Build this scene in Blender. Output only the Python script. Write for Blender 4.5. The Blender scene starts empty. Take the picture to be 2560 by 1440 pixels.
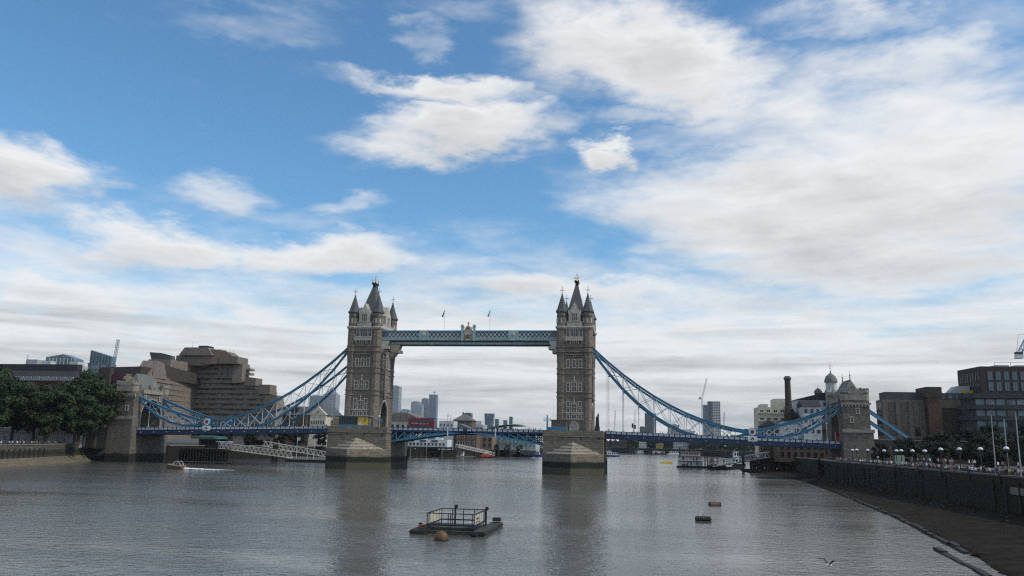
import bpy, math, random
from mathutils import Vector, Matrix
R = math.radians
scene = bpy.context.scene
COL = scene.collection
rng = random.Random(7)

# ---------------------------------------------------------------- camera
cam_data = bpy.data.cameras.new('camera')
cam = bpy.data.objects.new('camera', cam_data); COL.objects.link(cam)
cam_data.sensor_width = 36.0
cam_data.lens = 36.0 * 2043.0 / 2560.0
cam_data.clip_start = 0.5; cam_data.clip_end = 30000
YAW, PIT, ROL = 0.1595, 0.1866, 0.02137
fw = Vector((-math.sin(YAW)*math.cos(PIT), math.cos(YAW)*math.cos(PIT), math.sin(PIT)))
rt = Vector((math.cos(YAW), math.sin(YAW), 0)); up = rt.cross(fw)
r2 = rt*math.cos(ROL) + up*math.sin(ROL); u2 = up*math.cos(ROL) - rt*math.sin(ROL)
cam.matrix_world = Matrix(((r2.x, u2.x, -fw.x, 65.625), (r2.y, u2.y, -fw.y, -313.42), (r2.z, u2.z, -fw.z, 10.844), (0, 0, 0, 1)))
scene.camera = cam
scene.render.resolution_x, scene.render.resolution_y = 1024, 576

# ---------------------------------------------------------------- light
SUN_AZ, SUN_EL = 99.0, 45.0            # degrees clockwise from +Y (downstream), above horizon
scene.view_settings.view_transform = 'Standard'; scene.view_settings.look = 'None'
scene.view_settings.exposure = 0.0; scene.view_settings.gamma = 1.0
scene.view_settings.use_curve_mapping = False
sd = bpy.data.lights.new('sun', 'SUN'); sd.energy = 2.3; sd.angle = R(4); sd.color = (1, .93, .83)
sun = bpy.data.objects.new('sun', sd); COL.objects.link(sun)
sv = Vector((math.sin(R(SUN_AZ))*math.cos(R(SUN_EL)), math.cos(R(SUN_AZ))*math.cos(R(SUN_EL)), math.sin(R(SUN_EL))))
sun.rotation_euler = sv.to_track_quat('Z', 'Y').to_euler(); sun.location = (300, 0, 400)

# clouds: azimuth, elevation, half length, half thickness, tilt, weight (degrees)
CLOUDS = [(1.1,26.2,11.3,3.83,-14.7,1.00),(1.2,27.4,6.2,2.85,-13.8,0.50),(-14.5,24.3,7.4,1.38,2.3,0.95),(-12.9,21.8,8.7,2.19,6.4,1.00),(-0.8,22.7,5.9,1.66,1.1,0.60),(-1.9,20.2,2.4,1.08,-3.3,0.85),(-41.1,15.3,4.8,2.22,2.2,0.95),(-33.1,11.9,6.6,1.99,-0.0,0.95),(-22.0,12.3,7.9,1.71,4.5,0.90),(-37.9,8.0,6.7,2.00,-1.7,0.95),(-26.6,7.2,7.2,1.50,-2.4,0.80),(12.2,15.6,16.8,4.82,-2.7,1.00),(14.6,12.4,13.6,3.51,-5.2,0.90),(18.7,23.6,10.0,2.36,-8.3,0.62),(12.1,20.3,16.1,2.20,-4.8,0.50),(-29.2,15.6,3.9,1.47,0.8,0.50),(-21.4,16.1,3.7,1.02,6.9,0.45),(-16.2,27.4,2.3,1.60,8.8,0.40),(-27.3,27.4,8.9,2.13,7.9,0.33),(-12.0,29.8,6.8,1.56,1.1,0.30),(15.0,27.3,7.3,1.77,-10.3,0.55),(-4.5,10.7,11.9,1.40,-3.2,0.75),(7.3,7.1,19.8,2.32,-1.3,0.80),(-31.4,5.3,12.4,1.28,0.4,0.70),(3.1,3.8,23.6,2.01,0.3,0.80),(16.0,21.5,17.0,9.0,-4,.36),(2.0,11.5,20.0,2.6,-3,.40),(-25,9.8,20,1.5,2,.34),(18,18,15,7,-6,.82),(10,9.5,22,2.2,-2,.62),(-2,6.2,30,1.6,0,.6)]

def build_world():
    w = bpy.data.worlds.new('World'); scene.world = w; w.use_nodes = True
    nt = w.node_tree; N = nt.nodes; L = nt.links; N.clear()
    def nd(t, **k):
        n = N.new(t)
        for a, b in k.items(): setattr(n, a, b)
        return n
    def val(sock, v):
        if hasattr(v, 'is_output'): L.new(v, sock)
        else: sock.default_value = v
    def mth(op, a, b=None, c=None, clamp=False):
        n = nd('ShaderNodeMath', operation=op, use_clamp=clamp); val(n.inputs[0], a)
        if b is not None: val(n.inputs[1], b)
        if c is not None: val(n.inputs[2], c)
        return n.outputs[0]
    def mr(v, a, b, c, d, mode='SMOOTHSTEP'):
        n = nd('ShaderNodeMapRange', interpolation_type=mode)
        for i, x in enumerate((v, a, b, c, d)): val(n.inputs[i], x)
        return n.outputs[0]
    def comb(x, y, z):
        n = nd('ShaderNodeCombineXYZ')
        for i, q in enumerate((x, y, z)): val(n.inputs[i], q)
        return n.outputs[0]
    def noise(vec, s, det=6, rough=.55, dist=0.0):
        n = nd('ShaderNodeTexNoise'); L.new(vec, n.inputs['Vector']); n.inputs['Scale'].default_value = s
        n.inputs['Detail'].default_value = det; n.inputs['Roughness'].default_value = rough; n.inputs['Distortion'].default_value = dist
        return n.outputs['Fac']
    tc = nd('ShaderNodeTexCoord'); sep = nd('ShaderNodeSeparateXYZ'); L.new(tc.outputs['Generated'], sep.inputs[0])
    x, y, z = sep.outputs
    DEG = 180/math.pi
    az = mth('MULTIPLY', mth('ARCTAN2', x, y), DEG)
    el = mth('MULTIPLY', mth('ARCSINE', mth('MINIMUM', mth('MAXIMUM', z, -1.0), 1.0)), DEG)
    zc = mth('ADD', mth('MAXIMUM', z, 0.0), 0.13)
    plane = comb(mth('DIVIDE', x, zc), mth('DIVIDE', y, zc), 0.0)       # a cloud deck seen in perspective
    flat = comb(mth('MULTIPLY', az, .11), mth('MULTIPLY', el, .26), 0.0)
    damp = mr(el, 2.0, 22.0, .35, 1.0)
    wx = mth('ADD', mth('MULTIPLY', mth('SUBTRACT', noise(flat, .9, 8, .6), .5), 13.0), mth('MULTIPLY', mth('SUBTRACT', noise(flat, 4.5, 5, .55), .5), 2.4))
    wy = mth('ADD', mth('MULTIPLY', mth('SUBTRACT', noise(comb(mth('MULTIPLY', az, .11), mth('MULTIPLY', el, .26), 7.0), 1.1, 8, .6), .5), 6.5), mth('MULTIPLY', mth('SUBTRACT', noise(comb(mth('MULTIPLY', az, .11), mth('MULTIPLY', el, .26), 4.0), 5.0, 5, .55), .5), 1.4))
    uv = comb(mth('ADD', az, wx), mth('ADD', el, mth('MULTIPLY', wy, damp)), 0.0)
    tot = None; sb = None; sy = None
    for (a, e, la, lt, tilt, wt) in CLOUDS:
        mp = nd('ShaderNodeMapping', vector_type='TEXTURE'); L.new(uv, mp.inputs['Vector'])
        mp.inputs['Location'].default_value = (a, e, 0); mp.inputs['Rotation'].default_value = (0, 0, R(tilt)); mp.inputs['Scale'].default_value = (la, lt, 1)
        ln = nd('ShaderNodeVectorMath', operation='LENGTH'); L.new(mp.outputs[0], ln.inputs[0])
        b = mr(ln.outputs['Value'], 1.5, 0.1, 0.0, wt)
        tot = b if tot is None else mth('MAXIMUM', tot, b)
        ys = nd('ShaderNodeSeparateXYZ'); L.new(mp.outputs[0], ys.inputs[0])
        b2 = mth('MULTIPLY', b, b); by = mth('MULTIPLY', b2, ys.outputs[1])
        sb = b2 if sb is None else mth('ADD', sb, b2); sy = by if sy is None else mth('ADD', sy, by)
    # beyond the view the same kind of broken cloud goes on
    gen = mr(noise(plane, .75, 7, .6, .4), .42, .66, 0.0, .95)
    aw = mth('ABSOLUTE', mth('ADD', az, 9.4))
    out = mth('MAXIMUM', mr(aw, 36.0, 46.0, 0.0, 1.0), mr(el, 30.0, 38.0, 0.0, 1.0))
    base = mth('ADD', mth('MULTIPLY', tot, mth('SUBTRACT', 1.0, out)), mth('MULTIPLY', gen, out))
    fb = noise(plane, 3.2, 9, .62, .25)
    fb2 = noise(comb(mth('MULTIPLY', az, .05), mth('MULTIPLY', el, .22), 3.0), 2.2, 6, .55, .3)
    fine = mth('SUBTRACT', mth('ADD', mth('MULTIPLY', fb, .6), mth('MULTIPLY', fb2, .4)), .5)
    hz = mr(el, 4.0, 17.5, .92, 0.0, 'LINEAR')                                # toward the horizon the deck closes up
    dens = mth('ADD', mth('MAXIMUM', base, hz), mth('MULTIPLY', fine, 1.45))
    cover = mr(dens, .06, .84, 0.0, 1.0)
    thick = mr(dens, .55, 1.3, 0.0, 1.0)
    sky = nd('ShaderNodeTexSky', sky_type='NISHITA', sun_disc=False)
    sky.sun_elevation = R(SUN_EL); sky.sun_rotation = R(SUN_AZ); sky.air_density = 1.0; sky.dust_density = .6; sky.ozone_density = 2.0
    sc = nd('ShaderNodeMix', data_type='RGBA', blend_type='MULTIPLY'); sc.inputs[0].default_value = 1.0
    L.new(sky.outputs[0], sc.inputs[6]); sc.inputs[7].default_value = (.90, 1.38, 1.55, 1)
    # cloud radiance (in the same units as the sky): white tops, grey thick bellies
    shade = mth('MULTIPLY', mth('SUBTRACT', noise(comb(mth('MULTIPLY', az, .09), mth('MULTIPLY', el, .3), 9.0), 1.7, 7, .6, .5), .5), 1.3)
    streak = mth('MULTIPLY', mth('MULTIPLY', mth('SUBTRACT', noise(comb(mth('MULTIPLY', az, .035), mth('MULTIPLY', el, .62), 2.0), 1.9, 6, .55, .6), .5), 2.6), mr(el, 4.0, 13.0, 1.0, .12))
    shade = mth('ADD', shade, streak)
    vert = mth('DIVIDE', sy, mth('ADD', sb, .02))                             # height within the cloud
    g = mth('ADD', mth('SUBTRACT', mth('ADD', mth('MULTIPLY', thick, .55), .12), mth('MULTIPLY', vert, .42)), shade, clamp=True)
    cc = nd('ShaderNodeMix', data_type='RGBA'); L.new(g, cc.inputs[0])
    cc.inputs[6].default_value = (9.2, 9.2, 9.15, 1); cc.inputs[7].default_value = (5.5, 5.5, 5.5, 1)
    mx = nd('ShaderNodeMix', data_type='RGBA'); L.new(mth('MULTIPLY', cover, .95), mx.inputs[0])
    L.new(sc.outputs[2], mx.inputs[6]); L.new(cc.outputs[2], mx.inputs[7])
    bg = nd('ShaderNodeBackground'); bg.inputs['Strength'].default_value = .1
    L.new(mx.outputs[2], bg.inputs['Color'])
    o = nd('ShaderNodeOutputWorld'); L.new(bg.outputs[0], o.inputs['Surface'])
    w.cycles.sampling_method = 'MANUAL'; w.cycles.sample_map_resolution = 512
build_world()
scene.cycles.use_denoising = False
scene.cycles.filter_width = 1.2
scene.cycles.sample_clamp_indirect = 2.0
scene.cycles.max_bounces = 5; scene.cycles.diffuse_bounces = 2; scene.cycles.glossy_bounces = 3
scene.cycles.transparent_max_bounces = 6; scene.cycles.caustics_reflective = False; scene.cycles.caustics_refractive = False

# ---------------------------------------------------------------- materials
MATS = {}
def mat(name, col, rough=.8, metal=0.0, var=.18, scale=1.0, bump=0.0, spec=.35, brick=None, tide=None, sub=None):
    m = bpy.data.materials.new(name); m.use_nodes = True; MATS[name] = m
    nt = m.node_tree; N = nt.nodes; L = nt.links
    b = N['Principled BSDF']; b.inputs['Roughness'].default_value = rough; b.inputs['Metallic'].default_value = metal
    b.inputs['Specular IOR Level'].default_value = spec
    g = N.new('ShaderNodeNewGeometry')
    def noise(s, d=5, vec=None):
        n = N.new('ShaderNodeTexNoise'); n.inputs['Scale'].default_value = s; n.inputs['Detail'].default_value = d
        L.new(vec or g.outputs['Position'], n.inputs['Vector']); return n.outputs['Fac']
    def mix(f, a, c, bt='MIX'):
        n = N.new('ShaderNodeMix'); n.data_type = 'RGBA'; n.blend_type = bt
        for i, v in ((0, f), (6, a), (7, c)):
            if hasattr(v, 'is_output'): L.new(v, n.inputs[i])
            else: n.inputs[i].default_value = v if i == 0 else (v[0], v[1], v[2], 1)
        return n.outputs[2]
    def mrange(v, a, c, d=0.0, e=1.0):
        n = N.new('ShaderNodeMapRange'); L.new(v, n.inputs[0])
        for i, q in enumerate((a, c, d, e)): n.inputs[i+1].default_value = q
        return n.outputs[0]
    f1 = noise(scale)
    c = mix(mrange(f1, .3, .7), [q*(1-var) for q in col], [min(1, q*(1+var)) for q in col])
    c = mix(mrange(noise(scale*.13, 3), .35, .65, 0, .55*min(1, var*4)), c, [q*.72 for q in col])
    h = f1
    if brick:
        bw, bh, mort, dark = brick
        s = N.new('ShaderNodeSeparateXYZ'); L.new(g.outputs['Position'], s.inputs[0])
        a = N.new('ShaderNodeMath'); a.operation = 'ADD'; L.new(s.outputs[0], a.inputs[0]); L.new(s.outputs[1], a.inputs[1])
        cb = N.new('ShaderNodeCombineXYZ'); L.new(a.outputs[0], cb.inputs[0]); L.new(s.outputs[2], cb.inputs[1])
        t = N.new('ShaderNodeTexBrick'); L.new(cb.outputs[0], t.inputs['Vector'])
        t.inputs['Scale'].default_value = 1; t.inputs['Brick Width'].default_value = bw; t.inputs['Row Height'].default_value = bh
        t.inputs['Mortar Size'].default_value = mort; t.inputs['Mortar Smooth'].default_value = .3
        t.inputs['Color1'].default_value = (.82, .82, .82, 1); t.inputs['Color2'].default_value = (1.15, 1.12, 1.08, 1); t.inputs['Mortar'].default_value = (dark, dark, dark, 1)
        c = mix(1.0, c, t.outputs['Color'], 'MULTIPLY')
        iv = N.new('ShaderNodeMath'); iv.operation = 'SUBTRACT'; iv.inputs[0].default_value = 1; L.new(t.outputs['Fac'], iv.inputs[1])
        ad = N.new('ShaderNodeMath'); ad.operation = 'MULTIPLY_ADD'; L.new(f1, ad.inputs[0]); ad.inputs[1].default_value = .5; L.new(iv.outputs[0], ad.inputs[2]); h = ad.outputs[0]
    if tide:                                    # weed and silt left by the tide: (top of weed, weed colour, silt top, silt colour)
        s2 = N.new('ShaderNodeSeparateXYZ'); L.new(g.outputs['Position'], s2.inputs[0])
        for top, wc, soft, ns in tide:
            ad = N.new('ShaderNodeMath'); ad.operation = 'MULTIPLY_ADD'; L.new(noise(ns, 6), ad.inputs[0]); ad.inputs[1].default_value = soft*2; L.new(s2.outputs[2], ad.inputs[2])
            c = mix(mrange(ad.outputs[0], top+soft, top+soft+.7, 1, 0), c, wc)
    L.new(c, b.inputs['Base Color'])
    if bump:
        bp = N.new('ShaderNodeBump'); bp.inputs['Strength'].default_value = min(1, bump); bp.inputs['Distance'].default_value = .12
        L.new(h, bp.inputs['Height']); L.new(bp.outputs[0], b.inputs['Normal'])
    return m
stone = mat('granite', (.22, .184, .148), .85, var=.28, scale=.9, bump=.6, brick=(1.3, .55, .018, .72))
stone_l = mat('portland_stone', (.50, .46, .39), .8, var=.25, scale=1.3, bump=.3)
stone_pier = mat('pier_granite', (.215, .186, .145), .85, var=.3, scale=.6, bump=.9, brick=(1.7, .62, .03, .5), tide=[(4.2, (.014, .017, .010), .6, .35), (2.0, (.085, .078, .048), .5, .25)])
slate = mat('slate', (.085, .095, .095), .6, var=.2, scale=2, bump=.3, brick=(.5, .3, .02, .7))
glass = mat('dark_glass', (.018, .022, .026), .12, var=.3, scale=.5, spec=.6)
navy = mat('navy_paint', (.020, .034, .088), .45, var=.2, scale=.5)
blue = mat('blue_paint', (.06, .22, .345), .45, var=.22, scale=.4)
pale_blue = mat('pale_blue_paint', (.20, .40, .54), .45, var=.15, scale=.5)
white = mat('white_paint', (.68, .69, .68), .5, var=.1, scale=.6)
green_grey = mat('sea_green_paint', (.34, .46, .46), .5, var=.18, scale=.6)
gold = mat('gilding', (.62, .36, .10), .35, metal=.6, var=.2)
iron = mat('black_iron', (.022, .024, .028), .5, var=.2)
red = mat('red_paint', (.27, .024, .03), .4, var=.12)
asphalt = mat('asphalt', (.05, .05, .052), .9, var=.2)

# ---------------------------------------------------------------- geometry helpers
class MB:
    def __init__(s): s.v = []; s.f = []; s.m = []
    def add(s, vs, fs, mi=0):
        k = len(s.v); s.v += [tuple(p) for p in vs]
        for f in fs: s.f.append(tuple(i+k for i in f)); s.m.append(mi)
        return s
    def box(s, a, b, mi=0):
        x0, y0, z0 = a; x1, y1, z1 = b
        return s.add([(x0,y0,z0),(x1,y0,z0),(x1,y1,z0),(x0,y1,z0),(x0,y0,z1),(x1,y0,z1),(x1,y1,z1),(x0,y1,z1)],
              [(0,3,2,1),(4,5,6,7),(0,1,5,4),(1,2,6,5),(2,3,7,6),(3,0,4,7)], mi)
    def bar(s, p, q, w, h, mi=0):
        p = Vector(p); q = Vector(q); d = (q-p).normalized()
        sd = d.cross(Vector((0,0,1)))
        if sd.length < 1e-4: sd = Vector((1,0,0))
        sd.normalize(); u = sd.cross(d).normalized(); sd = sd*w/2; u = u*h/2
        return s.add([p-sd-u,p+sd-u,p+sd+u,p-sd+u,q-sd-u,q+sd-u,q+sd+u,q-sd+u],
              [(0,1,2,3),(7,6,5,4),(0,4,5,1),(1,5,6,2),(2,6,7,3),(3,7,4,0)], mi)
    def cyl(s, p, q, r0, r1=None, n=8, mi=0, ph=0.0):
        r1 = r0 if r1 is None else r1
        p = Vector(p); q = Vector(q); d = (q-p).normalized(); a = d.orthogonal().normalized()
        if abs(d.z) > .99: a = Vector((1,0,0))
        b = d.cross(a); vs = []
        for c, r in ((p, r0), (q, r1)):
            for i in range(n):
                t = 2*math.pi*(i+ph)/n; vs.append(c + (a*math.cos(t)+b*math.sin(t))*r)
        return s.add(vs, [(i,(i+1)%n,n+(i+1)%n,n+i) for i in range(n)] + [tuple(range(n-1,-1,-1)), tuple(range(n,2*n))], mi)
    def lathe(s, c, prof, n=8, mi=0, ph=.5, sx=1, sy=1):
        vs = []; fs = []
        for r, z in prof:
            for i in range(n):
                t = 2*math.pi*(i+ph)/n; vs.append((c[0]+r*sx*math.cos(t), c[1]+r*sy*math.sin(t), c[2]+z))
        for k in range(len(prof)-1):
            for i in range(n): fs.append((k*n+i, k*n+(i+1)%n, (k+1)*n+(i+1)%n, (k+1)*n+i))
        fs.append(tuple(range(n-1,-1,-1))); fs.append(tuple((len(prof)-1)*n+i for i in range(n)))
        return s.add(vs, fs, mi)
    def prism(s, poly, ax, a, b, mi=0):          # poly in the two other axes, extruded along ax
        n = len(poly); vs = []
        for t in (a, b):
            for (u, w) in poly: vs.append({'x': (t,u,w), 'y': (u,t,w), 'z': (u,w,t)}[ax])
        return s.add(vs, [tuple(range(n-1,-1,-1)), tuple(range(n,2*n))] + [(i,(i+1)%n,n+(i+1)%n,n+i) for i in range(n)], mi)
    def frustum(s, a, b, z0, z1, mi=0):          # a, b = (x0,y0,x1,y1)
        vs = [(a[0],a[1],z0),(a[2],a[1],z0),(a[2],a[3],z0),(a[0],a[3],z0),(b[0],b[1],z1),(b[2],b[1],z1),(b[2],b[3],z1),(b[0],b[3],z1)]
        return s.add(vs, [(0,3,2,1),(4,5,6,7),(0,1,5,4),(1,2,6,5),(2,3,7,6),(3,0,4,7)], mi)
    def mesh(s, name, mats, smooth=False):
        me = bpy.data.meshes.new(name); me.from_pydata(s.v, [], s.f)
        for m in (mats if isinstance(mats, (list, tuple)) else [mats]):
            if m: me.materials.append(m)
        me.polygons.foreach_set('material_index', s.m)
        if smooth: me.polygons.foreach_set('use_smooth', [True]*len(s.f))
        me.update(); return me
def put(name, me, parent=None, loc=(0,0,0), rot=(0,0,0), scale=(1,1,1), mats=None, smooth=False):
    if isinstance(me, MB): me = me.mesh(name, mats, smooth)
    o = bpy.data.objects.new(name, me); COL.objects.link(o); o.parent = parent
    o.location = loc; o.rotation_euler = rot; o.scale = scale if isinstance(scale, (tuple, list)) else (scale,)*3
    return o
def tag(o, label, cat, group=None, kind=None):
    if label: o['label'] = label
    if cat: o['category'] = cat
    if group: o['group'] = group
    if kind: o['kind'] = kind
    return o
def thing(name, label, cat, loc=(0,0,0), rotz=0, group=None):
    o = bpy.data.objects.new(name, None); COL.objects.link(o); o.location = loc; o.rotation_euler = (0,0,rotz); o.empty_display_size = .5
    return tag(o, label, cat, group)
def copy_tree(o, parent=None, loc=None, rot=None):
    c = o.copy(); COL.objects.link(c); c.parent = parent
    if loc is not None: c.location = loc
    if rot is not None: c.rotation_euler = rot
    for ch in list(o.children): copy_tree(ch, c)
    return c
def structure(o): o['kind'] = 'structure'; return o
# ================================================================ the bridge
bridge = thing('suspension_bridge', 'blue and white bascule suspension bridge with two stone gothic towers crossing the river', 'bridge')

def window_mesh(w, h, n=1, arch=False, quoin=True, transom=True):
    b = MB()
    b.box((-w/2, -.04, 0), (w/2, .1, h), 1)
    if quoin:
        k = max(2, int(h/.42)); s = h/k
        for i in range(k):
            e = .34 if i % 2 else .2
            b.box((-w/2-e, -.2-.02*(i%2), i*s), (-w/2, .1, (i+1)*s)); b.box((w/2, -.2-.02*(i%2), i*s), (w/2+e, .1, (i+1)*s))
    else:
        b.box((-w/2-.25, -.18, 0), (-w/2, .1, h)); b.box((w/2, -.18, 0), (w/2+.25, .1, h))
    b.box((-w/2-.4, -.3, -.22), (w/2+.4, .1, 0)); b.box((-w/2-.35, -.25, h), (w/2+.35, .1, h+.25))
    for i in range(1, n): x = -w/2+w*i/n; b.box((x-.09, -.16, 0), (x+.09, .09, h))
    if transom: b.box((-w/2, -.15, h*.52), (w/2, .085, h*.52+.13))
    if arch:
        for i in range(n):
            x0 = -w/2+w*i/n+.09; x1 = -w/2+w*(i+1)/n-.09; xm = (x0+x1)/2; d = (x1-x0)*.8
            b.prism([(x0,h-d),(xm,h),(x0,h)], 'y', -.14, .08); b.prism([(x1,h-d),(x1,h),(xm,h)], 'y', -.14, .08)
    return b.mesh('window', [stone_l, glass])
W13 = window_mesh(.85, 2.9); W20 = window_mesh(1.6, 3.2, 2); W13s = window_mesh(.8, 1.7, transom=False); W20t = window_mesh(1.6, 3.1, 2, True)
W30 = window_mesh(2.6, 3.0, 3, True, False); W12 = window_mesh(.85, 3.0, 1, True, False); W_lan = window_mesh(2.0, 2.7, 3, True, False)
W_or = window_mesh(2.4, 5.0, 2, True, False); W_low = window_mesh(.8, 1.4, transom=False); W_low2 = window_mesh(1.6, 1.4, 2, transom=False)

def cross_finial(h):
    b = MB(); b.lathe((0,0,0), [(.42,0),(.3,.25),(.12,.45),(.1,h)], 6); b.lathe((0,0,h*.28), [(.1,0),(.26,.1),(.1,.2)], 6)
    b.box((-.72, -.1, h*.56), (.72, .1, h*.56+.2)); b.box((-.1, -.5, h*.56+.002), (.1, .5, h*.56+.198))
    for s in (-1, 1): b.lathe((s*.72, 0, h*.56-.08), [(.02,0),(.2,.18),(.02,.36)], 6)
    b.lathe((0,0,h-.05), [(.1,0),(.22,.15),(.02,.4)], 6)
    return b.mesh('finial', [stone_l])
FIN = cross_finial(2.7)

def ring(z0, z1, out, hx=5.9, hy=10.35, tx=4.85, ty=9.2, r=1.72):
    b = MB(); b.box((-hx-out, -hy-out, z0), (hx+out, hy+out, z1))
    for sx in (-1, 1):
        for sy in (-1, 1): b.lathe((sx*tx, sy*ty, z0-.004), [(r+out, 0), (r+out, z1-z0+.008)], 8)
    return b

def make_tower():
    arch = [(-10.4, 14), (-4.6, 14), (-4.6, 20.2), (-3.9, 22.6), (-2.4, 24.6), (0, 25.9), (2.4, 24.6), (3.9, 22.6), (4.6, 20.2), (4.6, 14), (10.4, 14), (10.4, 54.2), (-10.4, 54.2)]
    t = put('tower', MB().prism(arch, 'x', -5.9, 5.9), bridge, mats=[stone])
    # corner turrets
    b = MB(); b.lathe((0,0,0), [(1.72,14),(1.72,40.6),(2.02,43.9),(2.02,59.3)], 8)
    b.lathe((0,0,0), [(2.08,57.6),(2.12,57.9),(2.08,58.1)], 8, 1); b.lathe((0,0,0), [(2.1,59.2),(2.5,59.5),(2.35,60.1),(1.95,60.6),(.26,66.2),(.3,66.5)], 8, 1)
    for k in range(8):
        a = 2*math.pi*k/8
        c, s = math.cos(a), math.sin(a)
        for z in (55.2, 40.4):
            r = 1.95 if z > 50 else 1.62
            vs = [(c*r-s*x, s*r+c*x, zz) for x, zz in ((-.3, z),(.3, z),(.3, z+1.5),(0, z+2.0),(-.3, z+1.5))]
            vs += [(v[0]+c*.12, v[1]+s*.12, v[2]) for v in vs]
            b.add(vs, [(5,6,7,8,9)]+[(i,(i+1)%5,5+(i+1)%5,5+i) for i in range(5)], 2 if z > 50 else 0)
    tm = b.mesh('turret', [stone, slate, stone_l])
    for sx in (-1, 1):
        for sy in (-1, 1):
            put('turret', tm, t, (sx*4.85, sy*9.2, 0)); put('finial', FIN, t, (sx*4.85, sy*9.2, 66.4))
    for z0, z1, o in ((27.45,27.85,.28),(29.2,29.6,.28),(36.05,36.45,.28),(37.95,38.35,.28)):
        put('string_course', ring(z0, z1, o), t, mats=[stone])
    for z0, z1, o in ((44.2,44.7,.62),(46.1,46.5,.55),(53.1,53.5,.6),(53.5,54.05,.85)):
        put('cornice', ring(z0, z1, o), t, mats=[stone if z0 < 50 else stone_l])
    # front and back faces
    for rz in (0, math.pi):
        def w(name, me, x, z, y=-10.4):
            v = Matrix.Rotation(rz, 3, 'Z') @ Vector((x, y, z)); return put(name, me, t, v, (0,0,rz))
        for x in (-2.25, 0, 2.25): w('window', W13, x, 38.6)
        w('window', W13, -2.25, 29.85); w('window', W20, 0, 29.85); w('window', W13, 2.25, 29.85)
        for s in (-2.15, 2.15):
            w('window', W13s, s, 24.3); w('window', W_low, s, 22.15); w('window', W_low, s, 19.85)
        w('window', W20t, 0, 22.2); w('window', W_low2, 0, 19.85)
        w('window', W30, 0, 50.15); w('window', W12, -2.5, 50.15); w('window', W12, 2.5, 50.15)
        for z in (19.5, 21.75):
            w('sill_band', MB().box((-3.6,-.28,0), (3.6,.1,.28)), 0, z).data.materials.append(stone_l)
        o = MB(); o.lathe((0,-.12,0), [(.3,0),(.12,.5),(.1,1.0),(.26,1.15),(.05,1.9)], 6)
        om = o.mesh('ornament', [stone_l]); w('ornament', om, 0, 33.5); w('ornament', om, 0, 25.7)
        bal = MB(); bal.box((-3.3,-1.0,0), (3.3,.1,.25)); bal.box((-3.3,-1.0,.25),(3.3,-.82,1.25)); bal.box((-3.4,-1.1,1.25),(3.4,-.7,1.4))
        for i in range(-4, 5): bal.box((i*.8-.12,-1.06,.25),(i*.8+.12,-.76,1.25))
        for x in (-2.9,-1.5,-.75,0,.75,1.5,2.9): bal.prism([(-1.0,0),(.1,0),(.1,-1.5),(-.3,-1.2)], 'x', x-.2, x+.2)
        w('balcony', bal, 0, 48.5).data.materials.append(stone_l)
        cb = MB(); cb.box((-3.3,-.45,.5),(3.3,.1,.95))
        for i in range(8): cb.box((-3.2+i*.86,-.4,-.35),(-2.85+i*.86,.1,.5))
        w('corbel_table', cb, 0, 42.7).data.materials.append(stone)
        dr = MB(); prof = [(-1.5,0),(1.5,0),(1.5,1.6),(.9,2.7),(0,3.3),(-.9,2.7),(-1.5,1.6)]
        dr.prism(prof, 'y', -.12, .1, 1); 
        for a_, b_ in zip(prof[1:], prof[2:]+prof[:1]): dr.bar((a_[0],-.2,a_[1]),(b_[0],-.2,b_[1]),.35,.35,0)
        dr.box((-1.5,-.22,1.5),(1.5,-.06,1.75)); dr.box((-.1,-.2,0),(.1,-.05,1.5))
        w('door', dr, 0, 15.6).data.materials.append(stone_l); t.children[-1].data.materials.append(glass)
        # parapet, gable
        pp = MB(); pp.box((-2.9,-.5,0),(2.9,.1,1.1))
        for i in range(4):
            for s in (-1, 1): pp.box((s*(1.05+i*.55)-.16,-.48,1.1),(s*(1.05+i*.55)+.16,.08,1.75))
        w('parapet', pp, 0, 54.05).data.materials.append(stone_l)
        gb = MB(); gb.prism([(-2.2,.6),(2.2,.6),(2.2,4.8),(1.55,6.4),(1.2,6.5),(.5,8.1),(0,9.2),(-.5,8.1),(-1.2,6.5),(-1.55,6.4),(-2.2,4.8)], 'y', -.55, 3.2)
        for s in (-1, 1): gb.lathe((s*2.2,-.3,4.6), [(.3,0),(.28,.9),(.02,1.9)], 4)
        gb.prism([(-1.3,5.0),(1.3,5.0),(.9,6.2),(0,7.1),(-.9,6.2)], 'y', -.72, -.5)
        gb.box((-2.3,-.75,1.6),(2.3,-.5,1.85))
        w('gable', gb, 0, 54.05).data.materials.append(stone_l)
        w('window', W_lan, 0, 56.05, -10.97)
    # road faces (toward +X and -X)
    for sx, rz in ((1, math.pi/2), (-1, -math.pi/2)):
        def w(name, me, x, z, y=-5.9):
            v = Matrix.Rotation(rz, 3, 'Z') @ Vector((x, y, z)); return put(name, me, t, v, (0,0,rz))
        w('window', W_or, 0, 30.2, -6.5); w('window', W20, -3.4, 30.0); w('window', W20, 3.4, 30.0)
        w('window', W_or, 0, 38.5, -6.5); w('window', W20, -3.6, 38.6); w('window', W20, 3.6, 38.6)
        ob = MB(); ob.box((-1.9,-.6,0),(1.9,.1,15.9)); ob.prism([(-1.9,0),(1.9,0),(.6,-2.2),(-.6,-2.2)], 'y', -.55, .1)
        w('oriel', ob, 0, 28.6).data.materials.append(stone)
        ar = MB()
        pts = [(-4.7,20.2),(-4.0,22.7),(-2.45,24.75),(0,26.1),(2.45,24.75),(4.0,22.7),(4.7,20.2)]
        for a_, b_ in zip([(-4.7,15)]+pts, pts+[(4.7,15)]): ar.bar((a_[0],-.1,a_[1]),(b_[0],-.1,b_[1]),.6,.55)
        w('arch_moulding', ar, 0, 0).data.materials.append(stone_l)
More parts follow.
